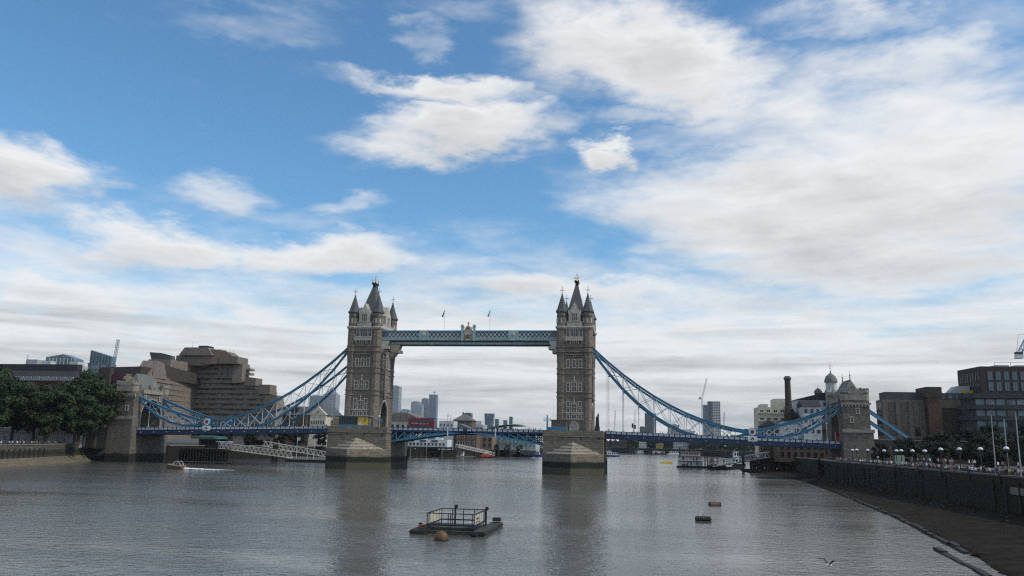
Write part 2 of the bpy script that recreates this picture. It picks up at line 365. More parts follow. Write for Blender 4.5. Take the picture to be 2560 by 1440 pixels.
        gb = MB(); gb.prism([(-3.2,.3),(3.2,.3),(3.2,5.2),(2.0,6.6),(.6,8.4),(0,9.2),(-.6,8.4),(-2.0,6.6),(-3.2,5.2)], 'y', -.3, 2.4)
        w('gable', gb, 0, 54.05).data.materials.append(stone_l); w('window', W_lan, 0, 56.05, -6.22)
        pp = MB(); pp.box((-7.2,-.5,0),(7.2,.1,1.1))
        for i in range(-6, 7): pp.box((i*1.05-.3,-.48,1.1),(i*1.05+.3,.08,1.7))
        w('parapet', pp, 0, 54.05).data.materials.append(stone_l)
    # steep roof with crest
    rf = MB(); rf.box((-4.6,-8.6,53.9),(4.6,8.6,55.2))
    A = [(-4.3,-8.2,55.2),(4.3,-8.2,55.2),(4.3,8.2,55.2),(-4.3,8.2,55.2)]; B = [(-2.9,-6.2,61),(2.9,-6.2,61),(2.9,6.2,61),(-2.9,6.2,61)]; C = [(-.55,-1.7,71.2),(.55,-1.7,71.2),(.55,1.7,71.2),(-.55,1.7,71.2)]
    rf.add(A+B+C, [(0,1,5,4),(1,2,6,5),(2,3,7,6),(3,0,4,7),(4,5,9,8),(5,6,10,9),(6,7,11,10),(7,4,8,11),(8,9,10,11)])
    put('roof', rf, t, mats=[slate])
    cr = MB(); cr.frustum((-.6,-1.8,.6,1.8), (-.45,-1.6,.45,1.6), 71.2, 72.0); cr.frustum((-.5,-1.7,.5,1.7), (-.85,-2.1,.85,2.1), 72.0, 72.7); cr.box((-.85,-2.1,72.7),(.85,2.1,73.1))
    put('roof_crest', cr, t, mats=[iron])
    gf = MB()
    for x, y, h in ((0,0,3.8),(-.6,-1.8,1.9),(.6,-1.8,1.9),(-.6,1.8,1.9),(.6,1.8,1.9)):
        gf.lathe((x,y,73.05), [(.18,0),(.26,.4),(.12,.7),(.2,1.0),(.05,h)], 6)
    gf.box((-.4,-.06,75.7),(.4,.06,75.85)); 
    put('crest_finial', gf, t, mats=[gold])
    return t
tower = make_tower(); tower.location = (-41.0, 0, 0)
tower_b = copy_tree(tower, bridge, (40.9, 0, 0))

stone_cap = mat('weathered_cap_stone', (.35, .312, .25), .85, var=.25, scale=.8, bump=.8, brick=(1.5, .55, .05, .45))
def make_pier(x0, x1):
    xc = (x0+x1)/2; yf, yb = -15.0, 14.0; nose = 9.5
    b = MB(); caps = []
    b.prism([(x0,yf),(x1,yf),(x1,yb),(x0,yb)], 'z', -2, 14.0)
    # lower cutwaters with sloping stone caps
    for s, y in ((-1, yf), (1, yb)):
        n = (xc, y+s*nose); k0, k1 = (x0-.25, y), (x1+.25, y)
        vs = [(k0[0],y,-2),(n[0],n[1],-2),(k1[0],y,-2),(k0[0],y,6.9),(n[0],n[1],6.9),(k1[0],y,6.9),(xc,y-s*.05,11.4)]
        b.add(vs, [(0,1,4,3),(1,2,5,4),(0,2,1)]); cap = MB().add(vs[3:], [(0,1,3),(1,2,3)]); caps.append(cap)
        for c in range(4):                                   # stepped cap courses
            z = 7.0+c*1.05; f = 1-(z-6.9)/4.5; f2 = f+.012
            cap.add([(xc+(k0[0]-xc)*f2,y,z),(xc,y+s*nose*f2,z),(xc+(k1[0]-xc)*f2,y,z),(xc+(k0[0]-xc)*f2,y,z+.3),(xc,y+s*nose*f2,z+.3),(xc+(k1[0]-xc)*f2,y,z+.3)], [(0,1,4,3),(1,2,5,4),(3,4,5)])
    p = put('pier', b, bridge, mats=[stone_pier])
    for c_ in caps: put('cutwater_cap', c_, p, mats=[stone_cap])
    t = MB(); t.box((x0-.25,yf-.25,13.2),(x1+.25,yb+.25,13.55)); t.box((x0-.12,yf-.12,13.55),(x1+.12,yb+.12,14.0))
    put('string_course', t, p, mats=[stone_pier])
    for a, c in (((x0,yf,14.0),(x1,yf+.6,15.5)), ((x0,yf+.6,14.0),(x0+.6,-9.2,15.5)), ((x1-.6,yf+.6,14.0),(x1,-9.2,15.5)), ((x0,yb-.6,14.0),(x1,yb,15.5))):
        put('parapet', MB().box(a, c), p, mats=[stone_pier])
    for i in range(3):
        x = x0+(x1-x0)*(.33+.3*i); put('drain_hole', MB().box((x-.3,yf-.02,12.3),(x+.3,yf+.1,13.1)), p, mats=[iron])
    return p
make_pier(-51.6, -28.6); make_pier(30.2, 51.8)

# ---------------------------------------------------------------- deck: heights along X
def zpar(x):                                                  # top of the parapet
    a = abs(x)
    return 15.55 if a < 52 else 15.55-(a-52)/82*2.0
def zroad(x): return zpar(x)-.95
pm = MB(); pm.box((-.72,-.05,.0),(.72,.05,.12)); pm.box((-.72,-.05,.62),(.72,.05,.74))
pm.box((-.72,-.05,.12),(-.62,.05,.62)); pm.box((.62,-.05,.12),(.72,.05,.62))
for k in range(2):
    x = -.31+.62*k
    for s in (-1, 1): pm.bar((x-.3,-.0,.37-s*.25),(x+.3,0,.37+s*.25),.05,.1)
pm.box((-.62,.03,.12),(.62,.05,.62),1)
panel_mesh = pm.mesh('parapet_panel', [white, pale_blue])
def parapet(parent, xa, xb, ys, step=1.86, zoff=0.0):
    n = int(abs(xb-xa)/step)
    for y in ys:
        for i in range(n):
            x = xa+(xb-xa)*(i+.5)/n; sl = math.atan((zpar(x+.5)-zpar(x-.5)))
            put('parapet_panel', panel_mesh, parent, (x, y, zpar(x)-.86), (0, -sl, 0))
for s in (-1, 1):
    b = MB(); xs = [s*52+(s*134.3-s*52)*i/12 for i in range(13)]
    for x0, x1 in zip(xs, xs[1:]):
        for y in (-8.9, 8.9):
            b.add([(x, y+d, zpar(x)+dz) for x in (x0, x1) for d, dz in ((-.12,-1.0),(.12,-1.0),(.12,.0),(-.12,.0))], [(0,4,5,1),(1,5,6,2),(2,6,7,3),(3,7,4,0)])       # parapet plate behind the panels
            b.add([(x, y+d, zpar(x)+dz) for x in (x0, x1) for d, dz in ((-.3,-2.65),(.3,-2.65),(.3,-1.0),(-.3,-1.0))], [(0,4,5,1),(1,5,6,2),(2,6,7,3),(3,7,4,0)])
            b.bar((x0,y,zpar(x0)+.02),(x1,y,zpar(x1)+.02),.45,.14); b.bar((x0,y,zpar(x0)-2.66),(x1,y,zpar(x1)-2.66),.9,.12); b.bar((x0,y,zpar(x0)-1.0),(x1,y,zpar(x1)-1.0),.75,.12)
        b.add([(x0,-8.8,zroad(x0)-.3),(x1,-8.8,zroad(x1)-.3),(x1,8.8,zroad(x1)-.3),(x0,8.8,zroad(x0)-.3)], [(0,1,2,3)])
        b.add([(x0,-8.6,zroad(x0)),(x1,-8.6,zroad(x1)),(x1,8.6,zroad(x1)),(x0,8.6,zroad(x0))], [(0,1,2,3)], 1)
    sp = put('deck_span', b, bridge, mats=[navy, asphalt])
    parapet(sp, s*52.4, s*134, (-9.06,))
    cg = MB().box((-.15,-8.5,-1.2),(.15,8.5,0)).mesh('cross_girder', [navy]); bo = MB().cyl((0,-.35,0),(0,.1,0),.14,.14,6).mesh('lamp_bracket', [white])
    for i in range(15):
        x = s*(55+i*5.5); put('cross_girder', cg, sp, (x, 0, zroad(x)-.32)); put('lamp_bracket', bo, sp, (x, -9.2, zpar(x)-1.85))
# bascule leaves
def zlow(x): return 9.9+(1-min(1, abs(x)/30.0)**1.25)*4.1
for s in (-1, 1):
    xs = [s*29.9*i/9 for i in range(10)]; xs[0] = s*.12
    b = MB(); xe = s*29.9
    x0, x1 = sorted((xs[0], xe))
    b.box((x0,-8.6,14.3),(x1,8.6,14.6),1)
    for y in (-8.9, 8.9):
        b.box((x0,y-.12,14.5),(x1,y+.12,15.55)); b.box((x0,y-.3,13.95),(x1,y+.3,14.55)); b.box((x0,y-.24,15.5),(x1,y+.24,15.64))
    for y in (-5.5, 5.5): b.box((x0,y-.2,13.4),(x1,y+.2,14.3))
    lf = put('bascule_leaf', b, bridge, mats=[navy, asphalt])
    parapet(lf, xs[0]+s*.5, xe, (-9.06,))
    for y in (-8.9, -3.0, 3.0, 8.9):
        c = MB()
        for a_, c_ in zip(xs, xs[1:]): c.bar((a_,y,zlow(a_)+.2),(c_,y,zlow(c_)+.2),.6,.6)
        put('lower_chord', c, lf, mats=[blue])
        for i in range(2, 10):
            x = xs[i]; put('web_post', MB().bar((x,y,zlow(x)+.4),(x,y,14.0),.35,.35), lf, mats=[blue])
            if i > 2: put('web_diagonal', MB().bar((xs[i-1],y,14.0),(x-s*.3,y,zlow(x)+.5),.3,.36), lf, mats=[blue])
for x in (-6.6, 11.6):
    tb = MB().box((x-.2,-9.35,12.6),(x+.2,-9.15,16.0)); put('marker_board', tb, bridge, mats=[white])

# ---------------------------------------------------------------- suspension chains
def chord_pts(p, q, sag, n):
    return [(p[0]+(q[0]-p[0])*t, p[1], p[2]+(q[2]-p[2])*t-4*sag*t*(1-t)) for t in [i/n for i in range(n+1)]]
def chain(s, y):
    T, Rn, A = (s*47.2, y, 46.4), (s*104.2, y, 16.3), (s*134.7, y, 25.6)
    root = MB(); root.box((s*104.2-1.5,y-.35,15.2),(s*104.2+1.5,y+.35,16.9)); ch = put('suspension_chain', root, bridge, mats=[blue])
    for p, q, su, sl, n, gap in ((T, Rn, 6.2, 12.6, 10, 1.2), (Rn, A, .8, 4.6, 6, .9)):
        up_ = chord_pts(p, q, su, n); lo = chord_pts((p[0],y,p[2]-(gap if p is T else .5)), (q[0],y,q[2]-(.5 if p is T else gap)), sl, n)
        for nm, pts in (('upper_chord', up_), ('lower_chord', lo)):
            b = MB()
            fine = pts
            for a_, c_ in zip(fine, fine[1:]):
                b.bar(a_, c_, .42, .62)
                for dz in (-.36, .36):
                    b.bar((a_[0],y,a_[2]+dz),(c_[0],y,c_[2]+dz),.95,.14)
            put(nm, b, ch, mats=[blue])
        for i in range(1, n):
            u, l = up_[i], lo[i]
            if u[2]-l[2] > .9: put('post', MB().bar(u, l, .18, .2), ch, mats=[white])
            zb = zpar(l[0])
            if l[2]-zb > .8:
                h = MB(); h.cyl((l[0],y,l[2]-.3),(l[0],y,zb-.6),.11,.11,6); h.box((l[0]-.3,y-.2,l[2]-1.1),(l[0]+.3,y+.2,l[2]-.5)); h.box((l[0]-.22,y-.2,zb-.2),(l[0]+.22,y+.2,zb+.5))
                put('hanger', h, ch, mats=[white])
        for i in range(n):
            if i in (0, n-1) and n > 6 and up_[i+1][2]-lo[i+1][2] < 1.2: continue
            for a_, c_ in ((up_[i], lo[i+1]), (lo[i], up_[i+1])):
                if abs(a_[2]-c_[2]) > .3: put('brace', MB().bar(a_, c_, .13, .22), ch, mats=[white])
    fy = -1 if y < 0 else 1
    rd = MB(); rd.cyl((s*104.2,y,16.3),(s*104.2,y+fy*.6,16.3),1.45,1.45,20,0); rd.cyl((s*104.2,y+fy*.55,16.3),(s*104.2,y+fy*.72,16.3),1.3,1.3,20,1); rd.cyl((s*104.2,y+fy*.7,16.3),(s*104.2,y+fy*.8,16.3),.68,.68,16,2)
    put('roundel', rd, ch, mats=[blue, white, red])
    cr = MB(); cr.box((s*104.2-1.55,y+fy*.1-.7,12.95),(s*104.2+1.55,y+fy*.1+.7,14.75)); cr.bar((s*104.2-.5,y+fy*.85,13.5),(s*104.2+.1,y+fy*.85,14.3),.1,.2,1); cr.bar((s*104.2+.1,y+fy*.85,14.3),(s*104.2+.55,y+fy*.85,13.5),.1,.2,1); cr.bar((s*104.2-.6,y+fy*.85,14.1),(s*104.2+.6,y+fy*.85,13.75),.1,.14,1)
    put('crest_panel', cr, ch, mats=[white, iron])
    return ch
for s in (-1, 1):
    for y in (-8.5, 8.5): chain(s, y)
for s in (-1, 1):
    for y in (-8.5, 8.5):
        b = MB(); p, q = (s*142.4,y,25.4), (s*159.0,y,13.2); b.bar(p, q, .9, .95)
        u = Vector(q)-Vector(p); nrm = Vector((-u.z*s, 0, u.x*s)).normalized()
        for k in (-1, 1): b.bar(Vector(p)+nrm*.5*k, Vector(q)+nrm*.5*k, 1.3, .16, 1)
        put('tie_girder', b, bridge, mats=[pale_blue, blue])

# ---------------------------------------------------------------- high level walkways
def walkway(y):
    xa, xb = -35.0, 35.0; f = -1
    b = MB(); b.box((xa,y-1.8,48.55),(xb,y+1.8,48.85),1); b.box((xa,y-1.55,48.85),(xb,y+1.55,49.9)); b.box((xa,y-1.75,52.1),(xb,y+1.75,52.5),2); b.box((xa,y-1.3,52.5),(xb,y+1.3,52.75),2)
    b.box((xa,y-1.35,49.9),(xb,y-1.25,52.1),3); b.box((xa,y+1.25,49.9),(xb,y+1.35,52.1),3)
    w = put('walkway', b, bridge, mats=[green_grey, iron, blue, walk_glass])
    for yy, fs in ((y-1.62, -1), (y+1.62, 1)):
        t = MB(); t.box((xa,yy-.12,49.85),(xb,yy+.12,50.05)); t.box((xa,yy-.2,48.85),(xb,yy+.06,49.0)); put('frieze_rail', t, w, mats=[green_grey])
        n = 40; st = 64.0/n
        brm = MB(); brm.bar((-st/2,0,0),(st/2,0,2.05),.1,.16); brm.bar((-st/2,.02,2.05),(st/2,.02,0),.1,.16); brm.box((-.2,-.07,.85),(.2,.09,1.2)); brmesh = brm.mesh('lattice_brace', [white])
        for i in range(n):
            x = -32+st*(i+.5)
            if min(abs(x-a) for a in (-17.5, 0, 17.5)) < (2.5 if abs(x) < 5 else 1.7): continue
            put('lattice_brace', brmesh, w, (x, yy, 50.05))
        fm = MB().box((-.68,-.05,0),(.68,.05,.55)).mesh('frieze_panel', [pale_green])
        for i in range(42): put('frieze_panel', fm, w, (-32+64*(i+.5)/42, yy+fs*.06, 49.15))
        for x in (-17.5, 17.5):
            c = MB(); c.box((x-1.7,yy-.18,48.9),(x+1.7,yy+.18,52.55)); c.box((x-1.9,yy-.3,48.9),(x-1.5,yy+.3,52.8)); c.box((x+1.5,yy-.3,48.9),(x+1.9,yy+.3,52.8)); c.lathe((x,yy+fs*.2,50.4), [(.1,0),(.8,.3),(.9,.9),(.2,1.4)], 8, 1, sy=.3)
            put('shield_panel', c, w, mats=[green_grey, stone_l])
    if y < 0:
        yy = y-1.75; c = MB()
        for s in (-1, 1): c.box((s*2.35-.42,yy-.4,48.7),(s*2.35+.42,yy+.4,54.0)); c.box((s*2.35-.6,yy-.55,54.0),(s*2.35+.6,yy+.55,54.5)); c.lathe((s*2.35,yy,54.5), [(.35,0),(.5,.2),(.4,.45),(.1,.6)], 8)
        c.prism([(-1.93,48.8),(1.93,48.8),(1.93,51.9),(1.2,52.9),(0,53.5),(-1.2,52.9),(-1.93,51.9)], 'y', yy-.25, yy+.25, 1)
        c.lathe((0,yy-.3,50.0), [(.2,-.6),(.75,0),(.8,.9),(.5,1.2)], 10, 2, sy=.35)
        for s in (-1, 1): c.lathe((s*1.25,yy-.28,49.2), [(.3,0),(.4,.5),(.25,1.3),(.3,1.8),(.05,2.2)], 7, 2, sy=.5)
        put('crest', c, w, mats=[green_grey, stone_l, stone])
        g = MB()
        P = [(-1.95,52.1),(-1.2,53.05),(0,53.7),(1.2,53.05),(1.95,52.1)]
        for a_, b_ in zip(P, P[1:]): g.bar((a_[0],yy-.3,a_[1]),(b_[0],yy-.3,b_[1]),.2,.22)
        for i in range(-4, 5): g.lathe((i*.42,yy-.1,53.2), [(.1,0),(.16,.4),(.02,.95)], 6)
        g.lathe((0,yy-.1,53.5), [(.75,0),(.8,.5),(.5,.9),(.2,1.2),(.12,2.6)], 8); g.box((-.55,yy-.16,55.3),(.55,yy-.04,55.5))
        put('crown', g, w, mats=[crown_m])
    return w
walk_glass = mat('walkway_glazing', (.10, .15, .165), .25, var=.4)
pale_green = mat('frieze_paint', (.36, .47, .46), .5, var=.2)
crown_m = mat('crown_gilding', (.42, .22, .12), .5, metal=.2)
walkway(-7.0); walkway(7.0)
for y in (-7.0, 7.0):
    for s in (-1, 1):
        b = MB()
        b.prism([(s*34.9,48.6),(s*34.9,43.2),(s*33.5,44.4),(s*31.6,47.4),(s*31.2,48.6)], 'y', y-2.2, y+2.2); b.box((min(s*34.9,s*31.0),y-2.4,45.5),(max(s*34.9,s*31.0)-0,y+2.4,46.6))
        put('walkway_corbel', b, bridge, mats=[stone_l])
for x, mdl in ((-10.2, 0), (7.9, 1)):
    f = MB(); f.cyl((x,-6.2,52.6),(x,-6.2,61.2),.09,.06,6); fp = put('flagpole', f, bridge, mats=[white])
    q = MB(); n = 6
    for i in range(n):
        z0 = 60.8-i*.42
        q.prism([(x-.05-.09*i, -6.2),(x-.05-.07*i, -6.35-.12*(i%2)),(x-.3-.16*i, -6.3+.15*(i%2))], 'z', z0-.44, z0, i % 3)
    put('flag', q, fp, mats=[navy, red if mdl == 0 else pale_blue, white if mdl else navy])

# ---------------------------------------------------------------- abutment towers (local: river side toward +X)
def make_abutment():
    b = MB()
    hw = 7.2
    arch = [(-12,-1),(-hw,-1),(-hw,12.6),(hw,12.6),(hw,-1),(12,-1),(12,27.2),(-12,27.2)]
    arch2 = [(-12,12.6),(-hw,12.6),(-hw,19.5),(-5.6,22.8),(-3.0,24.6),(0,25.2),(3.0,24.6),(5.6,22.8),(hw,19.5),(hw,12.6),(12,12.6),(12,27.2),(-12,27.2)]
    b.prism(arch2, 'x', -4.4, 4.4)
    b.box((-5.4,-12.6,-1),(5.0,12.6,12.55)) ; b.box((-5.2,-12.4,12.55),(4.8,-7.3,17.6)); b.box((-5.2,7.3,12.55),(4.8,12.4,17.6))
    a = put('abutment_tower', b, bridge, mats=[stone_ab])
    for sy in (-1, 1):
        for sx in (-1, 1):
            t = MB(); cx, cy = sx*3.0, sy*10.6
            t.lathe((cx,cy,0), [(1.75,6.5),(1.75,17.6),(1.4,18.6),(1.4,24.5),(1.75,25.8),(1.75,31.2)], 8); t.lathe((cx,cy,0), [(1.9,30.4),(1.9,31.2),(1.75,31.3)], 8, 1)
            for k in range(8): 
                an = 2*math.pi*k/8; t.box((cx+1.5*math.cos(an)-.3,cy+1.5*math.sin(an)-.3,31.2),(cx+1.5*math.cos(an)+.3,cy+1.5*math.sin(an)+.3,31.95),1)
            t.lathe((cx,cy,0), [(1.8,27.7),(1.8,29.9)], 8, 1)
            put('turret', t, a, mats=[stone_ab, stone_al])
        f = MB(); f.box((-2.2,sy*12.15-.15,27.7),(2.2,sy*12.15+.15,30.0)); 
        for i in range(5): f.box((-2.3+i*1.0,sy*12.2-.2,31.0),(-1.75+i*1.0,sy*12.2+.2,31.8))
        f.box((-2.4,sy*12.1-.3,30.0),(2.4,sy*12.1+.3,31.0)); put('parapet', f, a, mats=[stone_al])
        put('upper_stage', MB().box((-4.0,min(sy*7.0,sy*12.0),27.2),(4.0,max(sy*7.0,sy*12.0),30.6)), a, mats=[stone_ab])
        for x, z in ((-.4,23.2),(1.6,20.2)):
            o = put('window', W13s, a, (x,sy*12.02,z), (0,0,0 if sy < 0 else math.pi))
        cl = MB(); cl.box((-5.5,sy*12.65-.2,16.6),(5.1,sy*12.65+.12,17.75)); put('string_course', cl, a, mats=[stone_al])
        cl = MB(); cl.box((-4.9,sy*12.1-.25,26.2),(4.8,sy*12.1+.25,26.9))
        for i in range(9): cl.box((-4.4+i*1.1,sy*12.1-.25,25.5),(-3.9+i*1.1,sy*12.1+.25,26.2))
        put('corbel_table', cl, a, mats=[stone_al])
    for sx in (-1, 1):
        p = MB(); p.box((sx*4.6-.3,-6.9,27.2),(sx*4.6+.3,6.9,28.5))
        for i in range(-6, 7): p.box((sx*4.6-.28,i*1.05-.3,28.5),(sx*4.6+.28,i*1.05+.3,29.2))
        put('parapet', p, a, mats=[stone_al])
        g = MB(); g.prism([(-1.6,27.2),(1.6,27.2),(1.6,29.6),(.9,31.2),(0,33.0),(-.9,31.2),(-1.6,29.6)], 'x', sx*4.7-.4, sx*4.7+.3); g.cyl((sx*4.7+sx*.3,0,29.6),(sx*4.7+sx*.45,0,29.6),.7,.7,10,1)
        put('gable', g, a, mats=[stone_al, stone_ab])
        m = MB(); pts = [(-hw,19.5),(-5.6,22.8),(-3.0,24.6),(0,25.2),(3.0,24.6),(5.6,22.8),(hw,19.5)]
        for u, v in zip([(-hw,13.5)]+pts, pts+[(hw,13.5)]): m.bar((sx*4.62,u[0],u[1]),(sx*4.62,v[0],v[1]),.5,.6)
        put('arch_moulding', m, a, mats=[stone_al])
        for y in (-5.2, 5.2): put('window', W13s, a, (sx*4.65,y,24.6), (0,0,sx*math.pi/2))
    r = MB()
    A = [(-4.0,-9.5,27.3),(4.0,-9.5,27.3),(4.0,9.5,27.3),(-4.0,9.5,27.3)]; B = [(-2.3,-7.4,31.2),(2.3,-7.4,31.2),(2.3,7.4,31.2),(-2.3,7.4,31.2)]; C = [(-.12,-5.6,35.4),(.12,-5.6,35.4),(.12,5.6,35.4),(-.12,5.6,35.4)]
    r.add(A+B+C, [(0,1,5,4),(1,2,6,5),(2,3,7,6),(3,0,4,7),(4,5,9,8),(5,6,10,9),(6,7,11,10),(7,4,8,11),(8,9,10,11)])
    put('roof', r, a, mats=[lead])
    for sy in (-1, 1):
        put('finial', MB().lathe((0,sy*5.6,35.2), [(.22,0),(.12,.6),(.26,.8),(.1,1.1),(.24,1.8),(.08,2.0),(.03,3.4)], 6), a, mats=[iron])
        put('dormer', MB().prism([(-.9,30),(.9,30),(.9,32),(0,32.9),(-.9,32)], 'y', sy*7.1, sy*8.4).prism([(-.5,30.4),(.5,30.4),(.5,31.7),(-.5,31.7)], 'y', sy*8.4, sy*8.44, 1), a, mats=[lead, glass])
    return a
stone_al = mat('abutment_trim', (.29, .26, .215), .8, var=.3, scale=1.2, bump=.3)
stone_ab = mat('abutment_stone', (.16, .14, .118), .85, var=.3, scale=.8, bump=.6, brick=(1.2, .5, .018, .7), tide=[(3.0, (.018, .02, .014), .7, .35)])
lead = mat('weathered_slate', (.15, .16, .14), .65, var=.25, scale=1.2, bump=.3, brick=(.5, .3, .02, .75))
ab = make_abutment(); ab.location = (-139.0, 0, 0)
copy_tree(ab, bridge, (139.0, 0, 0), (0, 0, math.pi))
# ================================================================ river and banks
def water_mat():
    m = bpy.data.materials.new('river_water'); m.use_nodes = True; nt = m.node_tree; N = nt.nodes; L = nt.links
    b = N['Principled BSDF']; b.inputs['Roughness'].default_value = .07; b.inputs['IOR'].default_value = 1.33
    g = N.new('ShaderNodeNewGeometry')
    def noise(sx, sy, s, d, rot=0.0, dist=0.0):
        mp = N.new('ShaderNodeMapping'); L.new(g.outputs['Position'], mp.inputs[0]); mp.inputs['Scale'].default_value = (sx, sy, 1); mp.inputs['Rotation'].default_value = (0,0,rot)
        n = N.new('ShaderNodeTexNoise'); L.new(mp.outputs[0], n.inputs['Vector']); n.inputs['Scale'].default_value = s; n.inputs['Detail'].default_value = d; n.inputs['Distortion'].default_value = dist
        return n.outputs['Fac']
    cr = N.new('ShaderNodeMix'); cr.data_type = 'RGBA'; cr.inputs[6].default_value = (.088, .09, .082, 1); cr.inputs[7].default_value = (.128, .122, .104, 1)
    L.new(noise(1, 1, .02, 4), cr.inputs[0]); L.new(cr.outputs[2], b.inputs['Base Color'])
    a = N.new('ShaderNodeMath'); a.operation = 'MULTIPLY_ADD'; L.new(noise(.55, 1, .22, 3, .15, .6), a.inputs[0]); a.inputs[1].default_value = 1.0; L.new(noise(.7, 1, .95, 4, -.2, .8), a.inputs[2])
    a2 = N.new('ShaderNodeMath'); a2.operation = 'MULTIPLY_ADD'; L.new(noise(.8, 1, 3.2, 3, .3), a2.inputs[0]); a2.inputs[1].default_value = .42; L.new(a.outputs[0], a2.inputs[2])
    # patches of ruffled and slack water
    pt = N.new('ShaderNodeMapRange'); L.new(noise(.35, 1, .035, 3, .1, .5), pt.inputs[0]); pt.inputs[1].default_value = .34; pt.inputs[2].default_value = .66; pt.inputs[3].default_value = .34; pt.inputs[4].default_value = 1.0
    st = N.new('ShaderNodeMapRange'); L.new(noise(.16, 1, .09, 4, .06, .8), st.inputs[0]); st.inputs[1].default_value = .42; st.inputs[2].default_value = .62; st.inputs[3].default_value = .62; st.inputs[4].default_value = 1.0
    ml = N.new('ShaderNodeMath'); ml.operation = 'MULTIPLY'; L.new(pt.outputs[0], ml.inputs[0]); L.new(st.outputs[0], ml.inputs[1]); pt = ml
    rg = N.new('ShaderNodeMapRange'); L.new(ml.outputs[0], rg.inputs[0]); rg.inputs[3].default_value = .04; rg.inputs[4].default_value = .17; L.new(rg.outputs[0], b.inputs['Roughness'])
    bp = N.new('ShaderNodeBump'); L.new(pt.outputs[0], bp.inputs['Strength']); bp.inputs['Distance'].default_value = .19; L.new(a2.outputs[0], bp.inputs['Height']); L.new(bp.outputs[0], b.inputs['Normal'])
    return m
wm = water_mat()
structure(put('river', MB().add([(-8900,-2500,0),(8900,-2500,0),(8900,8900,0),(-8900,8900,0)], [(0,1,2,3)]), mats=[wm]))

ground_m = mat('paving', (.085, .08, .072), .9, var=.25, scale=.3)
wall_m = mat('river_wall_stone', (.115, .102, .078), .9, var=.35, scale=.5, bump=.9, brick=(1.6, .6, .03, .55), tide=[(4.4, (.026, .028, .016), .9, .3), (2.6, (.06, .052, .034), .6, .3)])
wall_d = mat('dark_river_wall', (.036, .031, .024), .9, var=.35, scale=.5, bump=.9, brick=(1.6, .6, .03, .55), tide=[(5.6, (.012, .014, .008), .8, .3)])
coping_m = mat('coping_stone', (.20, .18, .15), .85, var=.25)
sand_m = mat('foreshore_shingle', (.145, .122, .085), .95, var=.35, scale=.9, bump=.7)
mud_m = mat('foreshore_mud', (.020, .0155, .010), .95, var=.6, scale=.5, bump=1.0, spec=.08)
rock_m = mat('wet_stone', (.10, .085, .062), .7, var=.4, scale=2); weed_m = mat('river_weed', (.035, .04, .012), .7, var=.5, scale=1)
timber = mat('wet_timber', (.028, .024, .018), .7, var=.4, scale=1.2, bump=.5)

NB = [(-60,-500),(-104,-170),(-134,-80),(-151,-25),(-158,-6),(-146,12),(-134,14),(-131,60),(-112,105),(-95,205),(-66,262),(-40,330),(-22,420),(-8,560),(-30,760),(-400,1100),(-900,2500)]
SB = [(124,-500),(124,-30),(134,-13),(134,14),(131,60),(128,130),(150,260),(168,430),(150,600),(100,745),(20,790),(-60,830),(-380,1200),(-760,2600)]
structure(put('north_bank', MB().prism(NB+[(-900,8900),(-8900,8900),(-8900,-500)], 'z', -3, 6.2), mats=[ground_m]))
structure(put('south_bank', MB().prism(SB+[(-760,8900),(8900,8900),(8900,-500)], 'z', -3, 6.7), mats=[ground_m]))

def river_wall(name, pts, z0, z1, m, label, coping=True, thick=.7, side=1, copm=None):
    r = thing(name, label, 'wall', (pts[0][0], pts[0][1], 0))
    ox, oy = pts[0]
    for (xa, ya), (xb, yb) in zip(pts, pts[1:]):
        d = Vector((xb-xa, yb-ya, 0)); L_ = d.length; an = math.atan2(d.y, d.x); n = max(1, int(L_/12))
        put('wall_section', MB().box((0, -thick/2, z0), (L_, thick/2, z1)), r, (xa-ox, ya-oy, 0), (0,0,an), mats=[m])
        if coping:
            cm = MB().box((.02, -thick*.75, 0), (L_/n-.02, thick*.75, .3)).mesh('coping', [copm or coping_m])
            for i in range(n): put('coping', cm, r, (xa-ox+d.x*i/n, ya-oy+d.y*i/n, z1), (0,0,an))
    return r
nw = river_wall('river_wall', [(-104,-170),(-134,-80),(-151,-25),(-156,-8)], -1, 6.5, wall_m, 'stained stone river wall below the trees on the shingle beach')
tm = MB().box((-.2,-.35,1.2),(.2,.1,5.3)).mesh('timber_fender', [timber])
for i in range(12):
    t = i/12.; x, y = -131+(-145+131)*t, -89+(-44+89)*t
    put('timber_fender', tm, nw, (x+104+.45, y+170-.25, 0), (R(rng.uniform(-2,2)),0,R(-72)))
def strip(name, A, B, m, za, zb, n=40, amp=.25, seed=3, sub=6, edge=None):
    rr = random.Random(seed)
    def along(P, t):
        d = [0]
        for p, q in zip(P, P[1:]): d.append(d[-1]+math.dist(p, q))
        s = t*d[-1]
        for i in range(len(P)-1):
            if s <= d[i+1]+1e-6:
                f = (s-d[i])/max(1e-6, d[i+1]-d[i]); return P[i][0]+(P[i+1][0]-P[i][0])*f, P[i][1]+(P[i+1][1]-P[i][1])*f
        return P[-1]
    b = MB(); vs = []; fs = []
    for i in range(n+1):
        a = along(A, i/n); c = along(B, i/n)
        for j in range(sub+1):
            t = j/sub; k = amp if 0 < j < sub else amp*.4
            w = rr.uniform(-1,1)*.7 if j == sub else 0
            vs.append((a[0]+(c[0]-a[0])*t+w, a[1]+(c[1]-a[1])*t+w*.3, (edge if (edge is not None and j == sub) else za+(zb-za)*(t**.8)+rr.uniform(-k, k)*(0 if j == 0 else 1))))
    for i in range(n):
        for j in range(sub): q = i*(sub+1)+j; fs.append((q, q+1, q+sub+2, q+sub+1))
    b.add(vs, fs); return structure(put(name, b, mats=[m], smooth=True))
strip('shingle_foreshore', [(-104.2,-170),(-133.5,-80),(-150.5,-25),(-155.5,-8)], [(-97,-171),(-125,-88),(-142,-35),(-150,-8)], sand_m, 2.3, -.7, 60, .18, 5)
